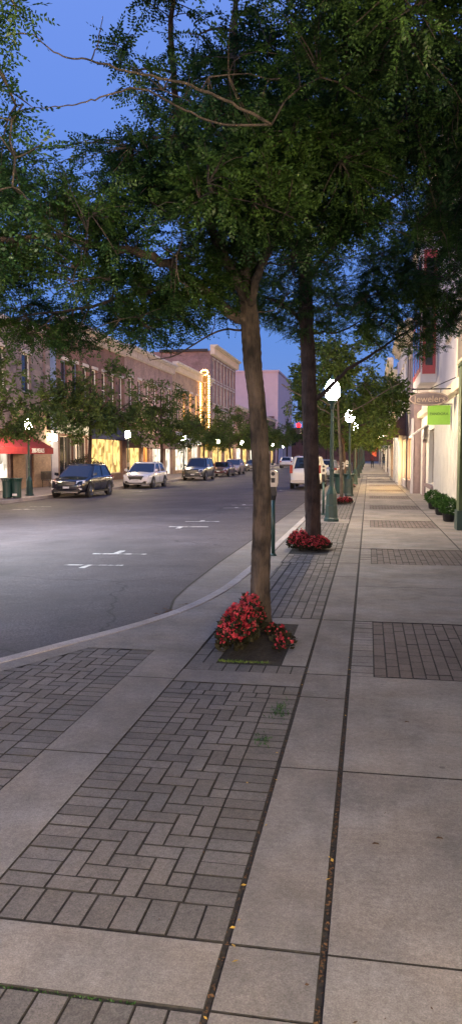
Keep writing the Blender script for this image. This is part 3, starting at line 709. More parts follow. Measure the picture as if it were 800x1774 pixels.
for i,y in enumerate((34.7,50.2,66.2,81.8,98,114,130,147)):
    lb=['globe street lamp across the road beside the green bins','globe street lamp across the road between the navy car and the white car','globe street lamp across the road behind the grey car'][i] if i<3 else 'globe street lamp across the road, %s beyond the one behind the grey car'%ORD[i-3]
    dup(lamp,(-16.0,y,-.2+rise(y)),0,lb)
for _y in (21,5.6): dup(lamp,(-16.0,_y,-.2),0,'assumed globe street lamp across the road outside the left edge, %s'%('farther' if _y>10 else 'nearer'))  # assumed lamps continue the row out of view and light the road
dup(lamp,(1.75,-2.6,0),0,'assumed globe street lamp behind the viewer, added to light the near slabs')  # assumed unseen lamp, added to brighten the near pavement

t=thing('assumed_street_light','assumed tall arm street light across the road, outside the left edge','street light',(-15.95,17.3,-.2))  # unseen light, assumed from the bright pool on the road
b=MB(); b.lathe([(.16,0),(.14,.3),(.09,.4),(.06,7.6)],n=12); b.build('post',M['green'],t,True)
b=MB(); b.tube([(0,0,7.3),(1.6,0,7.85),(5.7,0,8.05)],.045,8); b.build('arm',M['green'],t,True)
b=MB(); b.add([(6+.26*math.cos(k*PI/8),.26*math.sin(k*PI/8),z) for z in (7.8,8.1) for k in range(16)],[(k,(k+1)%16,16+(k+1)%16,16+k) for k in range(16)]+[tuple(range(16,32))]); b.build('shade',M['black'],t)
b=MB(); b.add([(6+.2*math.cos(k*PI/8),.2*math.sin(k*PI/8),8.02) for k in range(16)],[tuple(range(15,-1,-1))]); b.build('lamp',emat('cool_lamp_glow',(.95,.98,1.),1800.),t)

# ------------------------------------------------------------------ parking meters
def make_meter(label,loc):
    t=thing('parking_meter',label,'parking meter',loc,0,'parking meters along the near kerb')
    b=MB(); b.lathe([(.034,0),(.034,1.06)],n=14); b.lathe([(.06,0),(.06,.015),(.036,.04)],n=14); b.build('pole',M['green'],t,True)
    b=MB(); b.box(-.052,.052,-.045,.045,1.03,1.18); b.lathe([(.036,.95),(.05,1.03)],n=12); b.build('coin_box',M['black'],t)
    h=MB(); vs=[]; prof=[]
    for k in range(13):
        a=PI*k/12; prof.append((.078*math.cos(a),1.385+.085*math.sin(a)))
    prof=[(.062,1.18),(.078,1.24)]+prof+[(-.078,1.24),(-.062,1.18)]
    n=len(prof)
    for y in (-.05,.05): vs+=[(x,y,z) for x,z in prof]
    h.add(vs,[tuple(range(n)),tuple(range(2*n-1,n-1,-1))]+[(i,i+n,(i+1)%n+n,(i+1)%n) for i in range(n)]); h.build('housing',M['silver'],t)
    f=MB(); f.lathe([(.03,0),(.034,.008)],n=14); o=f.build('display',M['black'],t); o.rotation_euler=(PI/2,0,0); o.location=(.0,-.052,1.40)
    f=MB(); f.add([(-.03,-.054,1.25),(.03,-.054,1.25),(.036,-.054,1.33),(-.036,-.054,1.33)],[(0,1,2,3)]); f.build('instruction_plate',M['black'],t)
    return t
mt=make_meter('parking meter with silver head and black collar just right of the nearest trunk',(-1.585,13.0,0))
dup(mt,(-1.27,22.3,0),0,'parking meter standing between the dark trunk and the tall lamp post')
dup(mt,(-1.0,30.6,0),0,'parking meter in front of the two green bins')
dup(mt,(-1.05,38.5,0),0,'parking meter beyond the green bins')
dup(mt,(-1.3,46,0),0,'farthest parking meter, beyond the second lamp post')
for i,y in enumerate((43,49.5,56)): dup(mt,(-15.75,y,-.2),PI,'parking meter across the road, %s from the red awning'%ORD[i])

# ------------------------------------------------------------------ litter bins
def make_bin(label,loc):
    t=thing('litter_bin',label,'litter bin',loc,0,'green slatted litter bins')
    b=MB(); n=20
    for k in range(n):
        a=2*PI*k/n; c,s=math.cos(a),math.sin(a); w=.032
        pr=[(.20,.05),(.205,.5),(.22,.75),(.27,.88)]
        vs=[]
        for r,z in pr: vs+=[(c*r-s*w,s*r+c*w,z),(c*r+s*w,s*r-c*w,z)]
        b.add(vs,[(2*i,2*i+1,2*i+3,2*i+2) for i in range(3)])
    b.lathe([(.205,.05),(.215,.05),(.215,.10),(.205,.10)],n=20); b.build('slats',M['dgreen'],t)
    b=MB(); b.lathe([(.18,.02),(.185,.5),(.19,.78),(.17,.78),(.165,.1)],n=16); b.build('liner',M['black'],t,True)
    b=MB(); b.lathe([(.26,.87),(.285,.88),(.285,.91),(.25,.91)],n=20); b.build('rim',M['dgreen'],t,True)
    return t
bn=make_bin('green slatted litter bin nearer the slabs of the pair beyond the lamp post',(-.86,34.4,0))
dup(bn,(-1.28,35.0,0),0,'green slatted litter bin nearer the road of the pair beyond the lamp post')
dup(bn,(-15.95,32.3,-.2),0,'left green litter bin of the pair across the road below the red awning')
d2=dup(bn,(-15.55,32.4,-.2),0,'green litter bin across the road with a white label near its foot')
b=MB(); b.box(-.10,.12,-.235,-.225,.12,.22); b.build('sticker',M['white'],d2)

# ------------------------------------------------------------------ traffic signal
t=thing('traffic_signal','red traffic signal on a mast arm over the road left of the dark trunk','traffic signal',(0,0,0))
b=MB(); b.lathe([(.2,0),(.16,.3),(.11,.4),(.08,6.2)],-1.35,74,.02,12); b.build('post',M['green'],t,True)
b=MB(); b.tube([(-1.35,74,5.6),(-3.5,74,5.75),(-7.2,74,5.85)],[.07,.06,.045],8); b.build('mast_arm',M['green'],t,True)
def sig(x,z,parent,y=73.85):
    b=MB(); b.box(x-.17,x+.17,y-.12,y+.1,z-.5,z+.5); o=b.build('signal_head',M['black'],parent)
    for k,m_ in enumerate(('redlight','black','black')):
        q=MB(); q.lathe([(.0,0),(.18,0),(.18,.02),(.0,.03)],n=16); e=q.build('lens',M[m_],o); e.location=(x,y-.125,z+.31-.31*k); e.rotation_euler=(PI/2,0,0)
        q=MB()
        for j in range(9):
            a0=PI*j/9; a1=PI*(j+1)/9
            q.quad((x+.13*math.cos(a0),y-.12,z+.31-.31*k+.13*math.sin(a0)),(x+.13*math.cos(a1),y-.12,z+.31-.31*k+.13*math.sin(a1)),(x+.13*math.cos(a1),y-.3,z+.31-.31*k+.13*math.sin(a1)),(x+.13*math.cos(a0),y-.3,z+.31-.31*k+.13*math.sin(a0)))
        q.build('visor',M['black'],o)
sig(-6.6,4.3,t)
b=MB(); b.tube([(-6.6,74,5.85),(-6.6,73.95,4.8)],.025,6); b.build('hanger',M['black'],t)

# ------------------------------------------------------------------ cars
def car(name,label,kind,paint,loc,rz,lights=False,fr=None):
    """x forward, origin on the ground under the middle"""
    t=thing(name,label,{'suv':'car','pickup':'pickup truck'}.get(kind,'car'),loc,rz,'cars parked along both kerbs')
    hb,hr,L2 = 1.06,1.62,2.25
    if kind=='sedan': hb,hr=.95,1.42
    if kind=='big': hb,hr,L2=1.18,1.86,2.5
    k=hb/1.06; sx=L2/2.25
    st=[(2.27,.60,.36,.58),(2.21,.76,.26,.78),(2.05,.86,.24,.88),(1.5,.92,.24,.97),(1.15,.925,.24,1.04),(.5,.93,.23,1.06),(-.6,.93,.23,1.07),(-1.5,.93,.24,1.09),(-2.0,.90,.27,1.08),(-2.18,.86,.30,1.04),(-2.26,.76,.42,.90)]
    b=MB(); ring=[]; n=0
    for (x,w,zl,zt) in st:
        x*=sx; zt*=k; zm=(zl+zt)/2
        r=[(0,zl),(w*.85,zl),(w*.97,zl+.08),(w,zm-.08),(w,zm+.12),(w*.975,zt-.10),(w*.93,zt-.03),(w*.75,zt),(0,zt+.03)]
        r=r+[(-y,z) for y,z in r[-2:0:-1]]; n=len(r)
        ring.append([(x,y,z) for y,z in r])
    vs=[p for r in ring for p in r]
    fs=[(i*n+j,i*n+(j+1)%n,(i+1)*n+(j+1)%n,(i+1)*n+j) for i in range(len(ring)-1) for j in range(n)]
    fs+=[tuple(range(n-1,-1,-1)),tuple((len(ring)-1)*n+j for j in range(n))]
    b.add(vs,fs); body=b.build('body',paint,t,True)
    m=body.modifiers.new('s','SUBSURF'); m.levels=1; m.render_levels=2
    # greenhouse
    if kind=='sedan': B0,B1,T0,T1=1.05,-1.75,.25,-1.05
    elif kind=='big': B0,B1,T0,T1=1.35,-2.38,.45,-2.12
    else: B0,B1,T0,T1=1.38,-2.14,.28,-1.62
    zb=hb-.02; zt=hr-.06; wb,wt=.86,.68
    bot=[(B0,-wb*.86),(B0*.7,-wb),(B1*.85,-wb),(B1,-wb*.85),(B1,wb*.85),(B1*.85,wb),(B0*.7,wb),(B0,wb*.86)]
    top=[(T0,-wt*.82),(T0-.15,-wt),(T1+.15,-wt),(T1,-wt*.85),(T1,wt*.85),(T1+.15,wt),(T0-.15,wt),(T0,wt*.82)]
    b=MB(); b.add([(x,y,zb-.05) for x,y in bot]+[(x,y,zt) for x,y in top],[(i,(i+1)%8,8+(i+1)%8,8+i) for i in range(8)]+[tuple(range(8,16))]); b.build('windows',M['carglass'],t)
    b=MB(); g=1.03
    b.add([(x*1.0+(.03 if x>0 else -.04),y*g,zt-.015) for x,y in top]+[(x*.96,y*.97,zt+.035) for x,y in top]+[(x*.8,y*.7,zt+.06) for x,y in top],
          [(i,(i+1)%8,8+(i+1)%8,8+i) for i in range(8)]+[(8+i,8+(i+1)%8,16+(i+1)%8,16+i) for i in range(8)]+[tuple(range(16,24)),tuple(range(7,-1,-1))]); b.build('roof',paint,t,True)
    def pil(i,r=.035): 
        b=MB(); p0=(bot[i][0],bot[i][1]*1.0,zb-.03); p1=(top[i][0],top[i][1]*1.0,zt); b.tube([p0,p1],r,6); b.build('pillar',paint,t)
    for i in (1,2,5,6): pil(i,.04)
    for i in (3,4): pil(i,.06)
    for s in (-1,1):
        for fx in (.12,):
            x0=B0*.7*(1-.52)+B1*.85*.52; x1=(T0-.15)*(1-.52)+(T1+.15)*.52
            b=MB(); b.tube([(x0,s*wb,zb-.03),(x1,s*wt,zt)],.035,6); b.build('pillar',paint,t)
        b=MB()
        b.add([(B1*.85,s*(wb+.004),zb),(B1*.98,s*wb*.88,zb),(T1,s*(wt*.88),zt),(T1+.22,s*(wt+.006),zt)],[(0,1,2,3)]); b.build('quarter_panel',paint,t)
    # wheels
    R_=.35 if kind!='big' else .40; xw=1.38*sx
    for x in (xw,-xw):
        for s in (-1,1):
            a=MB(); a.lathe([(.0,0),(R_+.07,0),(R_+.07,.012),(0,.012)],n=20); o=a.build('wheel_arch',M['rubber'],t); o.rotation_euler=(-s*PI/2,0,0); o.location=(x,s*.922,R_+.01)
            w=MB(); w.lathe([(R_*.6,-.16),(R_*.93,-.16),(R_,-.12),(R_,.02),(R_*.93,.045),(R_*.66,.05)],n=22); o=w.build('wheel',M['rubber'],t,False); o.rotation_euler=(-s*PI/2,0,0); o.location=(x,s*.90,R_)
            h=MB(); h.lathe([(R_*.66,.0),(R_*.6,.02),(R_*.5,.0)],n=20)
            for q in range(5):
                an=2*PI*q/5; c,d=math.cos(an),math.sin(an); ww=.035
                h.add([(c*.04-d*ww,d*.04+c*ww,.02),(c*.04+d*ww,d*.04-c*ww,.02),(c*R_*.6+d*ww,d*R_*.6-c*ww,.015),(c*R_*.6-d*ww,d*R_*.6+c*ww,.015)],[(0,1,2,3)])
            h.lathe([(.05,0),(.05,.03),(.0,.035)],n=10)
            r=h.build('rim',M['chrome'],o); r.location=(0,0,.035)
    f=L2
    # front
    gz=.48 if paint is M['c_white'] else .58
    b=MB(); b.add([(f+.012,-.36,gz*k),(f+.012,.36,gz*k),(f+.012,.52,.78*k),(f+.012,-.52,.78*k),(f-.1,-.36,gz*k),(f-.1,.36,gz*k),(f-.1,.52,.78*k),(f-.1,-.52,.78*k)],[(0,1,2,3),(4,7,6,5),(0,4,5,1),(1,5,6,2),(2,6,7,3),(3,7,4,0)]); gr=b.build('grille',M['black'],t)
    b=MB()
    for z in ((.64,.69,.74) if paint is not M['c_white'] else (.74,)): b.box(f+.0,f+.022,-.44,.44,(z-.012)*k,(z+.012)*k)
    b.build('grille_bar',M['chrome'],gr)
    b=MB(); b.box(f-.12,f+.005,-.68,.68,.30,.46); b.build('lower_intake',M['black'],t)
    b=MB(); b.box(f-.05,f+.03,-.6,.6,.255,.31); b.build('skid_trim',M['chrome'],t)
    for s in (-1,1):
        h=MB(); y0,y1=s*.50,s*.84
        h.add([(f+.0,y0,.68*k),(f-.14,y1,.72*k),(f-.26,y1*1.03,.86*k),(f-.06,y0,.83*k),(f-.2,y0,.68*k),(f-.4,y1,.72*k),(f-.4,y1,.86*k),(f-.25,y0,.83*k)],[(0,1,2,3),(4,7,6,5),(0,3,7,4),(1,5,6,2),(3,2,6,7),(0,4,5,1)]); h.build('headlight',M['lens'],t)
        h=MB(); h.box(f-.15,f-.005,min(s*.62,s*.76),max(s*.62,s*.76),.40,.48); h.build('fog_light',M['lens'],t)
        h=MB(); h.box(-f-.005,-f+.3,min(s*.66,s*.88),max(s*.66,s*.88),.86*k,1.02*k) if kind!='big' else h.box(-f-.01,-f+.25,min(s*.74,s*.90),max(s*.74,s*.90),.90,1.35); h.build('tail_light',M['tail'],t)
        h=MB(); h.add([(.95,s*.90,zb+.02),(1.1,s*.95,zb+.0),(1.08,s*1.08,zb+.04),(.93,s*1.08,zb+.04),(.95,s*.92,zb+.15),(1.08,s*.95,zb+.15),(1.06,s*1.08,zb+.17),(.93,s*1.08,zb+.17)],[(0,3,2,1),(4,5,6,7),(0,1,5,4),(1,2,6,5),(2,3,7,6),(3,0,4,7)]); h.build('mirror',paint,t)
        if kind in('suv','big'):
            h=MB(); h.tube([(T0-.2,s*.56,zt+.05),(T0-.4,s*.58,zt+.10),(T1+.4,s*.58,zt+.10),(T1+.2,s*.56,zt+.05)],.015,6); h.build('roof_rail',M['black'],t)
        for dx in (.28,-.75): h=MB(); h.box(dx,dx+.16,min(s*.926,s*.95),max(s*.926,s*.95),.86*k,.89*k); h.build('door_handle',M['chrome'],t)
        h=MB()
        for dx in (.95,-.1,-1.1): h.box(dx,dx+.012,min(s*.928,s*.934),max(s*.928,s*.934),.35,1.0*k)
        h.box(-1.2,1.0,min(s*.928,s*.945),max(s*.928,s*.945),.24,.33)
        h.build('door_seam',M['black'],t)
    b=MB(); b.box(-f-.03,-f+.15,-.85,.85,.36,.52); b.build('rear_bumper',M['black'] if kind!='big' else M['c_silver'],t)
    b=MB(); b.box(-f-.014,-f+.02,-.16,.16,.68*k,.80*k); b.build('licence_plate',M['plate'],t)
    b=MB(); b.box(f+.024,f+.035,-.16,.16,.47,.56); b.build('licence_plate',M['plate'],t)
    return t
def cz(y,side): return (-.325 if side<0 else -.165)+rise(y)
car('parked_car','dark navy SUV with chrome grille parked across the road, nearest of its row','suv',M['c_navy'],(-14.28,37.3,cz(38,-1)),-PI/2)
car('parked_car','white SUV with dark grille parked across the road behind the navy one','suv',M['c_white'],(-14.28,48.5,cz(50,-1)),-PI/2)
car('parked_car','dark grey SUV parked across the road, third in the row after the white one','big',M['c_grey'],(-14.2,64.3,cz(66,-1)),-PI/2)
car('parked_car','small maroon car parked across the road beyond the dark grey SUV','sedan',M['c_red'],(-14.2,75,cz(77,-1)),-PI/2)
car('parked_car','beige car with large dark windscreen parked fifth across the road','suv',M['c_beige'],(-14.2,81.5,cz(84,-1)),-PI/2)
car('parked_car','dark car parked farthest across the road','sedan',M['c_grey'],(-14.2,96,cz(96,-1)),-PI/2)
car('parked_car','big white SUV seen from behind on the near kerb, partly behind the dark trunk','big',M['c_white'],(-3.45,45.7,cz(45,1)),PI/2)
car('parked_car','silver car parked on the near kerb ahead of the big white SUV','suv',M['c_silver'],(-3.1,57.5,cz(57,1)),PI/2)
car('parked_car','dark car parked on the near kerb farther ahead of the silver car','sedan',M['c_red'],(-3.2,66,cz(66,1)),PI/2)
car('moving_car','distant white SUV driving away in the middle of the road','suv',M['c_white'],(-11.6,112,roadz(-11,112)+.0),PI/2)

# ------------------------------------------------------------------ buildings
class Facade:
    """side=-1: left row, facing +x; side=+1: right row, facing -x. u runs along y, w outwards"""
    def __init__(s,x,side,root): s.x=x; s.d=-side; s.root=root
    def P(s,u,w,z): return (s.x+s.d*w,u,z)
    def bx(s,B,u0,u1,w0,w1,z0,z1):
        xa,xb=sorted((s.x+s.d*w0,s.x+s.d*w1)); B.box(xa,xb,u0,u1,z0,z1); return B
    def wall(s,B,u0,u1,z0,z1,holes,dep=.22):
        us=sorted({u0,u1,*[h[0] for h in holes],*[h[1] for h in holes]}); zs=sorted({z0,z1,*[h[2] for h in holes],*[h[3] for h in holes]})
        for a,b_ in zip(us[:-1],us[1:]):
            for c,d in zip(zs[:-1],zs[1:]):
                m=((a+b_)/2,(c+d)/2)
                if any(h[0]<m[0]<h[1] and h[2]<m[1]<h[3] for h in holes): continue
                B.quad(s.P(a,0,c),s.P(b_,0,c),s.P(b_,0,d),s.P(a,0,d))
        for (a,b_,c,d) in holes:
            B.quad(s.P(a,0,c),s.P(a,-dep,c),s.P(a,-dep,d),s.P(a,0,d)); B.quad(s.P(b_,0,c),s.P(b_,-dep,c),s.P(b_,-dep,d),s.P(b_,0,d))
            B.quad(s.P(a,0,d),s.P(b_,0,d),s.P(b_,-dep,d),s.P(a,-dep,d)); B.quad(s.P(a,0,c),s.P(b_,0,c),s.P(b_,-dep,c),s.P(a,-dep,c))
    def window(s,u0,u1,z0,z1,frame,pane,dep=.2,bars=(1,1),sill=True,ft=.06):
        f=MB(); s.bx(f,u0,u0+ft,-dep,-dep+.06,z0,z1); s.bx(f,u1-ft,u1,-dep,-dep+.06,z0,z1); s.bx(f,u0+ft,u1-ft,-dep,-dep+.06,z0,z0+ft); s.bx(f,u0+ft,u1-ft,-dep,-dep+.06,z1-ft,z1)
        for i in range(1,bars[0]): 
            u=u0+(u1-u0)*i/bars[0]; s.bx(f,u-.025,u+.025,-dep+.005,-dep+.05,z0+ft,z1-ft)
        for i in range(1,bars[1]):
            z=z0+(z1-z0)*i/bars[1]; s.bx(f,u0+ft,u1-ft,-dep+.008,-dep+.055,z-.025,z+.025)
        o=f.build('window',frame,s.root)
        p=MB(); p.quad(s.P(u0,-dep+.01,z0),s.P(u1,-dep+.01,z0),s.P(u1,-dep+.01,z1),s.P(u0,-dep+.01,z1)); p.build('pane',pane,o)
        if sill:
            q=MB(); s.bx(q,u0-.1,u1+.1,-.05,.08,z0-.12,z0-.003); q.build('sill',M['stone'],o); q=MB(); s.bx(q,u0-.1,u1+.1,-.02,.07,z1+.003,z1+.2); q.build('lintel',M['stone'],o)
        return o
    def cornice(s,u0,u1,z,m,h=.6,out=.5,brackets=.6):
        c=MB(); s.bx(c,u0,u1,0,out,z-.18,z); s.bx(c,u0,u1,0,out*.75,z-.32,z-.183); s.bx(c,u0,u1,0,.12,z-h,z-.323)
        if brackets:
            u=u0+.1
            while u<u1-.15: s.bx(c,u,u+.14,.12,out*.6,z-h+.05,z-.325); u+=brackets
        return c.build('cornice',m,s.root)
    def awning(s,u0,u1,zt,zb,out,m,val=.25,letters=None,lm=None,size=.3,scallop=False):
        a=MB(); th=.02
        a.quad(s.P(u0,0.02,zt),s.P(u1,0.02,zt),s.P(u1,out,zb),s.P(u0,out,zb)); a.quad(s.P(u0,0.02,zt-th),s.P(u0,out,zb-th),s.P(u1,out,zb-th),s.P(u1,0.02,zt-th))
        n=int((u1-u0)/.35) if scallop else 1
        for i in range(n):
            ua=u0+(u1-u0)*i/n; ub=u0+(u1-u0)*(i+1)/n
            if scallop: a.add([s.P(ua,out,zb),s.P(ub,out,zb),s.P(ub,out,zb-val*.7),s.P((ua+ub)/2,out,zb-val*1.1),s.P(ua,out,zb-val*.7)],[(0,1,2,3,4)])
            else: s.bx(a,ua,ub,out-.015,out+.005,zb-val,zb)
        for u in (u0,u1): a.add([s.P(u,.02,zt),s.P(u,out,zb),s.P(u,out,zb-val),s.P(u,.02,zb-val)],[(0,1,2,3)])
        o=a.build('awning',m,s.root)
        if letters: text(letters,size,lm,o,s.P((u0+u1)/2 if not isinstance(size,tuple) else size[1],out+.015,zb-val*.5),(PI/2,0,PI/2 if s.d>0 else -PI/2))
        return o
def block(B,x0,x1,y0,y1,z0,z1): B.box(x0,x1,y0,y1,z0,z1)

XF=-19.5; ZF=-.16
# A: grey-pink stone building with the red awning
t=thing('shop_building','grey pink stone shop building with a red awning at the left edge','building',(0,0,0),0,'shop buildings across the road')
f=Facade(XF,-1,t); w=MB()
holes=[(33.5,39.9,.45,2.9),(41.6,42.7,-.1,2.3)]+[(u,u+1.2,5.4,7.6) for u in (23,26,29,32,35.2,38.4,41.6)]
f.wall(w,20,45.3,-.3,9.2,holes); block(w,-32,XF-.25,20,46.3,-.3,9.15)
f.bx(w,44.6,45.3,0.0,.12,3.3,9.0); w.build('wall',M['br_grey'],t)
g=MB(); f.bx(g,45.305,46.35,-.2,.06,3.4,9.1); g.build('side_panel',M['bluepaint'],t)
g=MB(); f.bx(g,45.31,46.3,-.2,.14,-.2,3.39); g.build('pilaster',M['lav'],t)
g=MB(); f.bx(g,20,45.3,.003,.25,9.0,9.25); g.build('coping',M['stone'],t)
g=MB(); f.bx(g,40.0,45.2,.004,.10,-.25,3.3); g2=MB()
f.wall(g2,40.0,45.2,-.25,4.4,[(41.6,42.7,-.1,2.3)],.1)
g2b=MB()
for a in g2.v: g2b.v.append((a[0]+.12,a[1],a[2]))
g2b.f=g2.f; g2b.build('brick_bay',M['br_tan'],t)
f.window(33.5,39.9,.45,2.9,M['white'],M['win_w'],bars=(3,1),sill=False)
g=MB(); f.bx(g,33.4,39.95,.004,.1,-.2,.44); g.build('stall_riser',M['white'],t)
g=MB(); f.bx(g,33.8,39.4,-.12,-.08,2.35,2.85); g.build('sign_panel',emat('orange_backlit_sign',(1,.18,.08),.25),t)
for u in (23,26,29,32,35.2,38.4,41.6): f.window(u,u+1.2,5.4,7.6,M['white'],M['glass'],bars=(1,2))
g=MB(); f.bx(g,41.6,42.7,-.06,-.02,-.1,2.3); d=g.build('door',M['wood'],t)
f.awning(33,41.4,3.2,2.15,1.9,M['aw_red'],.34)
text('208-MEALS',.34,M['wlet'],t,f.P(39.3,1.93,1.98),(PI/2,0,PI/2))
lt=thing('wall_lantern','round glowing wall lantern on the pale pilaster left of the cream sign','lantern',(-19.05,44.95,2.6))
b=MB(); b.lathe([(.08,0),(.17,.08),(.21,.22),(.17,.38),(.05,.45)],n=12); b.build('globe',M['lantern'],lt,True)
b=MB(); b.tube([(0,0,-.02),(-.45,0,-.02)],.03,6); b.lathe([(.09,-.06),(.09,0)],n=10); b.build('bracket',M['black'],lt)

# B: bracketed cornice, cream sign, navy awning
t=thing('shop_building','brick shop building with bracketed cornice, cream sign band and navy awning','building',(0,0,0),0,'shop buildings across the road')
f=Facade(XF,-1,t); w=MB()
ups=[47.3,49.2,51.1,53,55,57,59]
holes=[(46.9,49.2,.3,3.0),(49.5,51.8,-.1,3.0),(52.6,59.6,.35,3.0)]+[(u,u+1.0,5.3,7.9) for u in ups]
f.wall(w,46.4,60.5,-.3,10.0,holes); block(w,-32,XF-.3,46.4,60.5,-.3,10.0); w.build('wall',M['br_red'],t)
f.cornice(46.4,60.5,10.5,M['stone'],.8,.65)
for i,u in enumerate(ups): f.window(u,u+1.0,5.3,7.9,M['white'] if i>1 else M['bluepaint'],M['glass'],bars=(1,2))
f.window(46.9,49.2,.3,3.0,M['stone'],M['shopglass'],bars=(2,1),sill=False); f.window(49.5,51.8,-.1,3.0,M['stone'],M['shopglass'],bars=(2,1),sill=False)
f.window(52.6,59.6,.35,3.0,M['cream'],M['win_y'],bars=(4,1),sill=False)
g=MB(); f.bx(g,46.6,52.2,.01,.16,3.15,4.05); o=g.build('sign_band',M['signcream'],t); text('L o v e l y s',.5,M['ink'],o,f.P(49.6,.17,3.6),(PI/2,0,PI/2))
for u in (49.22,51.9): 
    g=MB(); f.bx(g,u,u+.26,.004,.14,-.2,3.14); g.build('pilaster',M['stone'],t)
f.awning(52.4,58.0,4.4,3.2,1.3,M['aw_blue'],.3); text('Tenderly',.34,M['wlet'],t,f.P(56.8,1.32,3.05),(PI/2,0,PI/2))
# C1
t=thing('shop_building','pinkish brick shop building with brown awnings behind the white car','building',(0,0,0),0,'shop buildings across the road')
f=Facade(XF,-1,t); w=MB(); ups=[61.5,64,66.5,69,71.5,74]
holes=[(60.9,64.8,.3,2.6),(65.6,67.4,-.1,2.6),(68.6,72.2,.2,2.8),(73.2,75.4,-.1,2.8)]+[(u,u+1.1,5.5,8.2) for u in ups]
f.wall(w,60.55,76,-.3,10.2,holes); block(w,-32,XF-.3,60.55,76,-.3,10.2); w.build('wall',M['br_pink'],t)
f.cornice(60.55,76,10.75,M['stone'],.9,.6,.5)
for u in ups: f.window(u,u+1.1,5.5,8.2,M['white'],M['glass'],bars=(1,2))
f.window(60.9,64.8,.3,2.6,M['cream'],M['win_y'],bars=(3,1),sill=False); f.window(65.6,67.4,-.1,2.6,M['wood'],M['win_o'],bars=(2,1),sill=False)
f.window(68.6,72.2,.2,2.8,M['white'],M['win_w'],bars=(3,1),sill=False); f.window(73.2,75.4,-.1,2.8,M['white'],M['win_w'],bars=(2,1),sill=False)
f.awning(60.6,66.5,3.9,2.65,1.3,M['aw_brown'],.3,scallop=True); f.awning(69.2,74.2,3.9,2.65,1.3,M['aw_brown'],.3,scallop=True)
# C2: theatre
t=thing('theatre_building','golden lit tan brick theatre front behind the glowing blade sign','building',(0,0,0),0,'shop buildings across the road')
f=Facade(XF,-1,t); w=MB(); ups=[77.5,80.5,83.5,86.5,89.5,92.5]
holes=[(77,83,.2,3.0),(84.5,88,-.1,2.9),(89,94,.2,2.9)]+[(u,u+1.3,5.4,8.6) for u in ups]
f.wall(w,76.05,94.8,-.3,10.6,holes); block(w,-32,XF-.3,76.05,94.8,-.3,10.6); w.build('wall',M['br_tan'],t)
f.cornice(76.05,94.8,11.2,M['cream'],.9,.6,.5)
for u in ups: f.window(u,u+1.3,5.4,8.6,M['cream'],M['win_o'] if u>79 else M['glass'],bars=(1,2))
f.window(77,83,.2,3.0,M['white'],M['win_w'],bars=(4,1),sill=False); f.window(84.5,88,-.1,2.9,M['white'],M['win_w'],bars=(3,1),sill=False); f.window(89,94,.2,2.9,M['cream'],M['win_y'],bars=(4,1),sill=False)
f.awning(77.2,83,4.2,3.2,1.4,M['aw_white'],.3)
o=f.awning(90.5,95.5,4.0,3.1,1.5,M['aw_yellow'],.3)
t=thing('blade_sign','tall glowing theatre blade sign edged with light bulbs','sign',(0,0,0))
b=MB(); b.box(-19.45,-18.35,88.85,89.1,5.0,10.9); b.lathe([(.1,10.9),(.5,11.1),(.6,11.4),(.4,11.7),(.05,11.8)],-18.9,88.97,0,12); b.box(-19.6,-18.3,88.9,89.05,4.75,5.0); b.build('panel',M['ochre'],t)
b=MB()
for z in np.arange(5.1,11.2,.28):
    for x in (-19.4,-18.42): b.lathe([(.03,-.06),(.075,0),(.03,.06)],x,88.76,float(z),6)
for x in np.arange(-19.3,-18.4,.22): b.lathe([(.03,-.06),(.075,0),(.03,.06)],float(x),88.76,5.05,6)
for a in np.linspace(0,2*PI,10,endpoint=False): b.lathe([(.03,-.06),(.075,0),(.03,.06)],-18.9+.42*math.cos(a),88.5,11.4+.3*math.sin(a),6)
b.build('bulbs',M['bulb'],t)
for z in (6,8,10):
    b=MB(); b.tube([(-19.45,89,z),(-19.6,89,z)],.05,6); b.build('bracket',M['black'],t)
text('T\nI\nV\nO\nL\nI',.8,M['cream'],t,(-18.9,88.82,8.0),(PI/2,0,0))
# D: tall brick building with white cornice
t=thing('brick_block','tall three storey brick block with pale cornice and bare side wall','building',(0,0,0),0,'shop buildings across the road')
f=Facade(XF,-1,t); w=MB(); ups=[96.5+2.4*i for i in range(7)]
holes=[(u,u+1.3,z,z+2.5) for u in ups for z in (5.2,8.4,11.4)]+[(96,103,.2,2.9),(104.5,112,.2,2.9)]
f.wall(w,95,113.2,-.3,14.8,holes); w.box(-34,XF-.3,95.0,113.2,-.3,14.8); w.quad(f.P(95,0,-.3),f.P(95,-.3,-.3),f.P(95,-.3,14.8),f.P(95,0,14.8)); w.build('wall',M['br_pink'],t)
f.cornice(94.8,113.3,15.5,M['cream'],1.2,.9,.7)
g=MB(); g.box(-26,XF-.31,94.7,94.99,14.7,15.0); g.build('coping',M['roof'],t)
for (a,b_,c,d) in holes[:-2]: f.window(a,b_,c,d,M['white'],M['glass'],bars=(1,2))
for (a,b_,c,d) in holes[-2:]: f.window(a,b_,c,d,M['cream'],M['win_y'],bars=(4,1),sill=False)
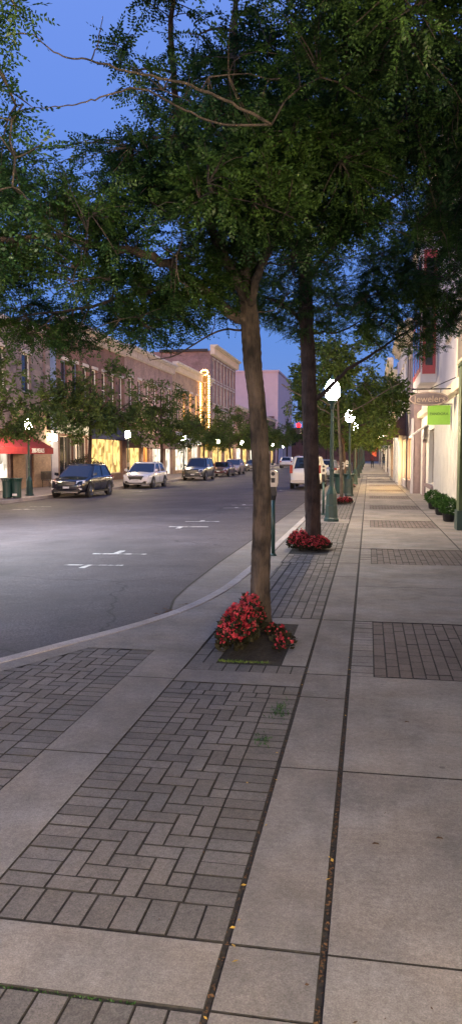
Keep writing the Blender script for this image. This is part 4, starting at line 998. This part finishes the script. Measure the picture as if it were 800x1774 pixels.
# F: lower row, and pale tall building
t=thing('shop_building','low dark red shop row between the tall brick block and the pale tower','building',(0,0,0),0,'shop buildings across the road')
f=Facade(XF,-1,t); w=MB(); holes=[(114+6*i,118.5+6*i,.2,2.9) for i in range(8)]+[(115+4*i,116.3+4*i,5,7.2) for i in range(12)]
f.wall(w,113.3,163,-.3,9.,holes); w.box(-32,XF-.3,113.3,163,-.3,9.); w.build('wall',M['br_red'],t); f.cornice(113.3,163,9.3,M['stone'],.6,.4,1.)
for i,(a,b_,c,d) in enumerate(holes): f.window(a,b_,c,d,M['white'],(M['win_y'] if i%2 else M['win_w']) if i<8 else M['glass'],sill=False)
t=thing('pale_building','pale pink blank walled tall building rising at the end of the far row','building')
w=MB(); w.box(-31,-19.2,165,195,-.3,19.6); w.box(-31.2,-19.0,164.8,195.2,19.6,20.0); w.build('wall',M['pale'],t)
w=MB(); w.box(-30,-20,164.6,164.99,-.3,10.2); w.build('lower_wall',M['br_red'],t)
t=thing('end_building','dark brick building closing the end of the street behind the trees','building')
w=MB(); w.box(-40,40,200,215,-.3,9); w.build('wall',M['br_red'],t)
for i in range(16):
    g=MB(); g.box(-26+3*i,-24.6+3*i,199.9,199.99,4.5,6.5); g.build('window',M['win_y'] if i%4==1 else M['glass'],t)

# right row --------------------------------------------------------
# R0: green shopfront nearest, mostly outside the view
XR0=2.32
t=thing('green_shop','green painted shopfront corner with awning at the right edge','building',(0,0,0),0,'shop buildings on the near side')
f=Facade(XR0,1,t); w=MB(); f.wall(w,-8,18.75,-.05,8.4,[(u,u+2.6,.6,2.8) for u in (-7,-3.5,0,4,8,12,15.5)]+[(u,u+1.1,4.7,6.9) for u in (0,3,6,9,12,15)]); w.box(XR0+.25,12,-8,18.75,-.05,8.4); w.build('wall',M['cream'],t)
for u in (-7,-3.5,0,4,8,12,15.5): f.window(u,u+2.6,.6,2.8,M['greenpaint'],M['win_fill'] if u<-1 else M['shopglass'],bars=(2,1),sill=False)
for u in (0,3,6,9,12,15): f.window(u,u+1.1,4.7,6.9,M['white'],M['glass'],bars=(1,2))
g=MB(); f.bx(g,18.2,18.7,.004,.28,.45,3.75); o=g.build('pilaster',M['greenpaint'],t)
g=MB(); f.bx(g,18.17,18.73,.004,.315,0,.45); g.build('plinth',M['dgreen'],t)
g=MB(); f.bx(g,18.19,18.197,.05,.20,.6,3.3); g.build('panel',M['ochre'],t)
f.awning(12,18.6,4.35,3.85,.32,M['aw_green'],.12)
g=MB(); f.bx(g,11.9,18.65,.30,.35,3.80,3.86); g.build('awning_trim',M['cream'],t)
# R1: white board and batten wall with planters, window, lavender upper wall, red bay
t=thing('white_shop','white board and batten shop wall with lavender upper storey and red framed bay','building',(0,0,0),0,'shop buildings on the near side')
f=Facade(XR0,1,t); w=MB()
f.wall(w,18.8,35.9,-.05,3.35,[(28.4,31.2,.62,2.7)]); w.box(XR0+.25,12,18.8,35.9,-.05,3.3)
u=18.9
while u<28.2: f.bx(w,u,u+.09,.003,.05,.0,3.3); u+=.42
w.build('wall',M['white'],t)
f.window(28.4,31.2,.62,2.7,M['stone'],M['shopglass'],bars=(2,1),sill=False)
g=MB(); f.bx(g,28.2,31.6,.004,.12,.5,.62); g.build('sill',M['purple'],t)
w=MB(); f.wall(w,18.8,38,3.36,10.4,[(u,u+1.1,5.2,7.8) for u in (20.3,23.3)]); w.box(XR0+.25,12,18.8,38,3.36,10.4); w.build('upper_wall',M['lav'],t)
for u in (20.3,23.3): f.window(u,u+1.1,5.2,7.8,M['white'],M['glass'],bars=(1,2))
f.cornice(18.8,38,10.8,M['stone'],.7,.45,.5)
g=MB(); f.bx(g,28.3,32.9,.0,.55,4.3,9.2); o=g.build('bay',M['lav'],t)
for u in (28.5,30.0,31.5):
    g=MB(); f.bx(g,u,u+1.25,.55,.58,4.7,8.8); fr=g.build('bay_window',M['redpaint'],o)
    for z in (4.85,6.85): g=MB(); f.bx(g,u+.14,u+1.11,.581,.59,z,z+1.8); g.build('pane',M['glass'],fr)
g=MB(); g.box(XR0-.5,XR0-.05,28.26,28.295,4.6,8.9); g.build('bay_side_frame',M['redpaint'],o)
g=MB(); g.box(XR0-.40,XR0-.15,28.24,28.255,4.9,8.6); g.build('bay_side_pane',M['glass'],o)
g=MB(); f.bx(g,20.2,20.5,.004,.16,3.36,6.); g.build('pilaster',M['cream'],t)
g=MB(); f.bx(g,19.3,38,.004,.2,3.36,3.62); g.build('string_course',M['cream'],t)
g=MB(); # small gabled door hood
g.add([f.P(31.8,.0,3.0),f.P(31.8,.62,2.55),f.P(34.2,.62,2.55),f.P(34.2,0,3.0),f.P(31.8,0,2.93),f.P(31.8,.62,2.48),f.P(34.2,.62,2.48),f.P(34.2,0,2.93)],[(0,1,2,3),(4,7,6,5),(0,4,5,1),(2,6,7,3),(1,5,6,2)]); g.build('door_hood',M['white'],t)
g=MB(); f.bx(g,32.6,34.0,.004,.05,0,2.4); g.build('door',M['purple'],t)
# hanging signs
t=thing('oval_sign','mauve oval hanging sign with pale lettering above the lime green sign','sign',(1.56,21.3,3.22),0,'hanging signs on the near side')
b=MB(); n=32
vs=[(.52*math.cos(2*PI*k/n),y,.185*math.sin(2*PI*k/n)) for y in (-.03,.03) for k in range(n)]
b.add(vs,[tuple(range(n)),tuple(range(2*n-1,n-1,-1))]+[(k,k+n,(k+1)%n+n,(k+1)%n) for k in range(n)]); o=b.build('board',M['wood'],t)
b=MB()
b.tube([(.50*math.cos(2*PI*k/n),-.032,.165*math.sin(2*PI*k/n)) for k in range(n+1)],.012,5); b.build('moulding',M['gold'],o)
text('Jewelers',.24,M['gold'],t,(.02,-.035,-.01),(PI/2,0,0))
b=MB(); b.tube([(-.45,0,.26),(.78,0,.26)],.018,6); b.tube([(-.3,0,.16),(-.3,0,.26)],.01,5); b.tube([(.3,0,.16),(.3,0,.26)],.01,5); b.tube([(.0,0,.26),(.78,0,.6)],.012,5); b.build('bracket',M['black'],t)
t=thing('hanging_sign','lime green rectangular hanging sign below the oval one','sign',(1.91,22.3,2.84),0,'hanging signs on the near side')
b=MB(); b.box(-.31,.31,-.02,.02,-.27,.27); b.build('board',M['lime'],t); text('PANDORA',.105,M['ink'],t,(0,-.024,.03),(PI/2,0,0),ext=.003)
b=MB(); b.tube([(-.31,0,.30),(.42,0,.30)],.015,6); b.tube([(-.25,0,.3),(-.25,0,.25)],.008,5); b.tube([(.25,0,.3),(.25,0,.25)],.008,5); b.build('bracket',M['black'],t)
# planters
def planter(label,loc,seed,h=.62):
    R=np.random.RandomState(seed); t=thing('planter',label,'planter',loc,0,'leafy planters along the white wall')
    b=MB(); b.lathe([(.10,0),(.14,.03),(.16,.20),(.17,.22),(.15,.22),(.14,.2)],n=14); b.build('pot',M['black'],t,True)
    n=1500; P=R.normal(size=(n,3)); P/=np.linalg.norm(P,axis=1,keepdims=True); P*=R.uniform(.3,1,(n,1))**.4; D=P.copy(); P*=np.array([.25,.36,.20]); P[:,2]+=.2+.2
    V,F=leaf_cards(P,D+R.normal(size=(n,3))*.5,R.uniform(.04,.09,n),R.uniform(.010,.018,n),R); npmesh('foliage',V,F,M['shrub'],t)
    return t
planter('bushy planter nearest the green pilaster against the white wall',(2.06,20.6,0),1); planter('bushy planter in the middle of the three by the white wall',(2.06,22.9,0),2)
planter('round leafy planter farthest of the three by the white wall',(2.05,25.4,0),3)
# R2
t=thing('shop_building','mauve and cream shop with glowing windows just beyond the white wall','building',(0,0,0),0,'shop buildings on the near side')
f=Facade(2.0,1,t); w=MB(); holes=[(36.6,41.5,.5,2.6)]+[(u,u+1,4.6,6.6) for u in (37,39.5)]
f.wall(w,35.95,42,-.05,6.2 if False else 7.6,holes); w.box(2.25,12,35.95,42,-.05,7.6); w.quad((2.0,35.95,-.05),(2.26,35.95,-.05),(2.26,35.95,7.6),(2.0,35.95,7.6)); w.build('wall',M['purple'],t)
g=MB(); f.bx(g,35.9,36.55,.004,.1,0,3.4); g.build('pilaster',M['lav'],t)
f.window(36.6,41.5,.5,2.6,M['cream'],M['win_glow'],bars=(4,1),sill=False)
for u in (37,39.5): f.window(u,u+1,4.6,6.6,M['white'],M['glass'],bars=(1,2))
f.cornice(35.95,42,7.9,M['stone'],.5,.4,.5); f.awning(42.5,47.5,4.2,3.0,1.0,M['aw_brown'],.2)
t=thing('shop_building','pale column fronted shop under the mauve sloping awning','building',(0,0,0),0,'shop buildings on the near side')
f=Facade(1.95,1,t); w=MB(); holes=[(42.6,46.2,.4,2.6),(47.6,50.4,.4,2.6)]+[(u,u+1,4.6,6.8) for u in (43,46,49)]
f.wall(w,42.05,54,-.05,8.4,holes); w.box(2.2,12,42.05,54,-.05,8.4); w.build('wall',M['lav'],t)
for u in (46.3,51.2):
    g=MB(); f.bx(g,u,u+.8,.004,.22,0,2.9); g.build('column',M['white'],t)
f.window(42.6,46.2,.4,2.6,M['cream'],M['win_glow'],bars=(3,1),sill=False); f.window(47.6,50.4,.4,2.6,M['cream'],M['win_w'],bars=(3,1),sill=False)
for u in (43,46,49): f.window(u,u+1,4.6,6.8,M['white'],M['glass'],bars=(1,2))
f.cornice(42.05,54,8.8,M['stone'],.6,.5,.5)
cols=['br_tan','lav','br_pink','cream','br_red','pale']
for i in range(7):
    y0=54.1+13*i; y1=y0+12.9; r=rise(y0)
    t=thing('shop_building','distant %s fronted shop building on the near side, %s beyond the columned one'%(['tan brick','lavender','pink brick','cream','red brick','pale pink','tan brick'][i],ORD[i]),'building',(0,0,0),0,'shop buildings on the near side')
    f=Facade(1.85+.1*(i%2),1,t); h=7.2+1.2*((i*2)%3); w=MB(); holes=[(y0+.6,y0+5.6,.5+r,2.6+r),(y0+7.2,y0+12,.5+r,2.6+r)]+[(y0+.8+3*k,y0+1.9+3*k,4.7,6.7) for k in range(4)]
    f.wall(w,y0,y1,-.05,h,holes); w.box(2.3,12,y0,y1,-.05,h); w.build('wall',M[cols[i%6]],t)
    for k,(a,b_,c,d) in enumerate(holes): f.window(a,b_,c,d,M['cream'],(M['win_y'],M['win_w'])[(i+k)%2] if k<2 else M['glass'],bars=(3 if k<2 else 1,1),sill=False)
    f.cornice(y0,y1,h+.4,M['cream'],.6,.5,.6)
    if i%2==0: f.awning(y0+6.8,y0+12.3,3.9+r,2.8+r,1.,M[('aw_brown','aw_white','aw_red','aw_green')[i//2%4]],.2)
    g=MB(); f.bx(g,y0+.05,y0+.45,.004,.18,0,3.2); g.build('pilaster',M['white'],t)
for i,(x,y,z) in enumerate(((1.45,62,3.0),(1.05,66,2.95))):
    t=thing('wall_lantern','large round glowing lantern hung over the far pavement, %s of the pair'%('nearer','farther')[i],'lantern',(x,y,z),0,'lanterns over the far pavement')
    b=MB(); b.lathe([(.08,0),(.2,.08),(.26,.26),(.2,.44),(.05,.52)],n=12); b.build('globe',M['lantern'],t,True)
    b=MB(); b.tube([(0,0,.5),(0,0,.62),(1.95-x,0,.62)],.03,6); b.build('bracket',M['black'],t)
t=thing('hanging_flag','orange red flag hanging over the far pavement','flag',(.75,80,.3))
b=MB(); b.quad((-.45,0,1.6),(.0,0.05,1.3),(.1,0,2.3),(-.4,-.05,2.2)); b.quad((-.45,.02,1.6),(-.4,-.03,2.2),(.1,.02,2.3),(0,.07,1.3)); b.build('cloth',mat('orange_cloth',(.7,.12,.07),.8),t)
b=MB(); b.tube([(.9,0,2.7),(-.45,0,2.15)],.02,5); b.build('staff',M['black'],t)

# shrubs in front of the cream-signed shop
for i,(u,s) in enumerate(((46.9,1.25),(48.6,1.45),(50.6,1.1))):
    R=np.random.RandomState(60+i); t=thing('shrub','dark flowering shrub below the cream sign, %s from the left'%ORD[i],'shrub',(-18.3,u,-.17),0,'shrubs below the cream sign')
    n=700; P=R.normal(size=(n,3)); P/=np.linalg.norm(P,axis=1,keepdims=True); P*=R.uniform(.3,1,(n,1))**.4; D=P.copy(); P*=np.array([.55,.75,.6*s]); P[:,2]+=.75*s
    V,F=leaf_cards(P,D+R.normal(size=(n,3))*.5,R.uniform(.1,.2,n),R.uniform(.03,.05,n),R); npmesh('foliage',V,F,M['bronze'],t)
    b=MB(); b.lathe([(.35,0),(.42,.05),(.45,.4),(.40,.4)],n=12); b.build('pot',M['wood'],t)
# cafe bench by the brick bay
t=thing('bench','dark slatted bench against the tan brick bay behind the lamp','bench',(-18.9,43.9,-.17))
b=MB()
for k in range(4): b.box(-.2+.11*k,-.12+.11*k,-.7,.7,.42,.45)
b.build('seat',M['black'],t)
b=MB()
for k in range(9): b.box(-.27,-.24,-.68+.165*k,-.63+.165*k,.46,.9)
b.box(-.28,-.23,-.7,.7,.9,.95); b.build('backrest',M['black'],t)
for yy in (-.6,.6):
    b=MB(); b.tube([(-.22,yy,0),(-.22,yy,.42)],.02,6); b.tube([(.2,yy,0),(.2,yy,.42)],.02,6); b.build('leg',M['black'],t)

# people far down the pavement
def person(label,loc,rz,top,bottom,stride=.25):
    root=thing('person',label,'person',loc,rz,'people walking far down the pavement')
    J={'pel':(0,0,.95),'spine':(0,0,1.2),'chest':(0,.01,1.4),'neck':(0,.0,1.5),'head':(0,.02,1.62),'crown':(0,.02,1.74),
       'shl':(-.18,0,1.42),'ell':(-.23,-.05,1.15),'hal':(-.22,.08,.9),'shr':(.18,0,1.42),'elr':(.23,.03,1.15),'har':(.22,-.08,.9),
       'hil':(-.09,0,.9),'knl':(-.1,stride*.6,.5),'anl':(-.1,stride,.09),'tol':(-.1,stride+.14,.05),'hir':(.09,0,.9),'knr':(.1,-stride*.2,.5),'anr':(.1,-stride,.12),'tor':(.1,-stride+.14,.05)}
    names=list(J); E=[('pel','spine'),('spine','chest'),('chest','neck'),('neck','head'),('head','crown'),('chest','shl'),('shl','ell'),('ell','hal'),('chest','shr'),('shr','elr'),('elr','har'),('pel','hil'),('hil','knl'),('knl','anl'),('anl','tol'),('pel','hir'),('hir','knr'),('knr','anr'),('anr','tor')]
    rad={'pel':.13,'spine':.12,'chest':.13,'neck':.055,'head':.095,'crown':.08,'shl':.06,'ell':.042,'hal':.035,'shr':.06,'elr':.042,'har':.035,'hil':.09,'knl':.06,'anl':.04,'tol':.035,'hir':.09,'knr':.06,'anr':.04,'tor':.035}
    me=bpy.data.meshes.new('body'); me.from_pydata([J[n] for n in names],[(names.index(a),names.index(b_)) for a,b_ in E],[]); me.update()
    o=bpy.data.objects.new('body',me); COL.objects.link(o); o.parent=root
    for m_ in (top,bottom,M['skin']): me.materials.append(m_)
    sk=o.modifiers.new('skin','SKIN'); 
    for i,n in enumerate(names): me.skin_vertices[0].data[i].radius=(rad[n],rad[n]*.85); 
    me.skin_vertices[0].data[0].use_root=True
    s=o.modifiers.new('sub','SUBSURF'); s.levels=1; s.render_levels=1
    # trousers as a clothing child
    me2=bpy.data.meshes.new('trousers'); nn=['pel','hil','knl','anl','hir','knr','anr']; E2=[(0,1),(1,2),(2,3),(0,4),(4,5),(5,6)]
    me2.from_pydata([J[n] for n in nn],E2,[]); me2.update(); me2.materials.append(bottom)
    p=bpy.data.objects.new('trousers',me2); COL.objects.link(p); p.parent=root; p.modifiers.new('skin','SKIN')
    for i,n in enumerate(nn): me2.skin_vertices[0].data[i].radius=(rad[n]*1.15,rad[n]*1.05)
    me2.skin_vertices[0].data[0].use_root=True
    s=p.modifiers.new('sub','SUBSURF'); s.render_levels=1
    h=MB(); h.lathe([(.02,-.12),(.09,-.06),(.1,.03),(.07,.1),(.01,.125)],0,.0,1.69,10); h.build('hair',M['black'],root,True)
    return root
try:
    pr=person('person in dark jacket and jeans farthest down the pavement nearer the shops',(1.75,92,rise(92)),0,M['cloth1'],M['cloth2'])
    pr2=person('person in maroon top and dark trousers far down the pavement nearer the trees',(.45,96,rise(96)),0,M['cloth3'],M['cloth1'],.2)
except Exception as e: print('person',e)

# ------------------------------------------------------------------ world, sun, camera
EL,ROT=math.radians(3),math.radians(168)
wd=bpy.data.worlds.new('World'); sc.world=wd; wd.use_nodes=True; N=wd.node_tree.nodes; L=wd.node_tree.links
bg=N['Background']; sky=N.new('ShaderNodeTexSky'); sky.sky_type='NISHITA'; sky.sun_disc=False; sky.sun_elevation=EL; sky.sun_rotation=ROT
sky.air_density=1.; sky.dust_density=.6; sky.ozone_density=4.
tint=N.new('ShaderNodeMix'); tint.data_type='RGBA'; tint.blend_type='MULTIPLY'; tint.inputs[0].default_value=1.; tint.inputs[7].default_value=(1.35,1.05,1.05,1)
L.new(sky.outputs[0],tint.inputs[6])
# dusk: the afterglow stays behind the viewer, the sky ahead settles to an even deep blue
tcw=N.new('ShaderNodeTexCoord'); spw=N.new('ShaderNodeSeparateXYZ'); L.new(tcw.outputs['Generated'],spw.inputs[0])
mrw=N.new('ShaderNodeMapRange'); mrw.interpolation_type='SMOOTHSTEP'; mrw.inputs[1].default_value=-.5; mrw.inputs[2].default_value=.45; mrw.inputs[3].default_value=.15; mrw.inputs[4].default_value=.88; L.new(spw.outputs[1],mrw.inputs[0])
cr=N.new('ShaderNodeValToRGB'); cr.color_ramp.elements[0].color=(.10,.21,.74,1); cr.color_ramp.elements[1].color=(.22,.36,1.,1); cr.color_ramp.elements[0].position=.14; cr.color_ramp.elements[1].position=.55; L.new(spw.outputs[2],cr.inputs[0])
mw=N.new('ShaderNodeMix'); mw.data_type='RGBA'; L.new(mrw.outputs[0],mw.inputs[0]); L.new(tint.outputs[2],mw.inputs[6]); L.new(cr.outputs[0],mw.inputs[7]); L.new(mw.outputs[2],bg.inputs[0]); bg.inputs[1].default_value=.15
sl_=bpy.data.lights.new('sun','SUN'); sl_.energy=.09; sl_.angle=math.radians(25); sl_.color=(1.,.55,.60)
so=bpy.data.objects.new('sun',sl_); COL.objects.link(so)
dirv=Vector((math.sin(ROT)*math.cos(math.radians(14)),math.cos(ROT)*math.cos(math.radians(14)),math.sin(math.radians(14))))
so.rotation_euler=dirv.to_track_quat('Z','Y').to_euler()
cam=bpy.data.cameras.new('camera'); co=bpy.data.objects.new('camera',cam); COL.objects.link(co); sc.camera=co
co.location=(0,0,1.7); cam.sensor_fit='VERTICAL'; cam.sensor_height=36; cam.lens=36*1333/1774; cam.clip_end=3000; cam.clip_start=.05
TH=math.atan(97/1333); PS=math.atan(238/1333*math.cos(TH)); co.rotation_euler=(PI/2-TH,0,PS)
sc.view_settings.view_transform='Standard'; sc.view_settings.look='None'; sc.view_settings.gamma=1; sc.view_settings.exposure=2.45
sc.cycles.use_denoising=True; sc.cycles.max_bounces=6; sc.cycles.diffuse_bounces=3; sc.cycles.sample_clamp_indirect=4
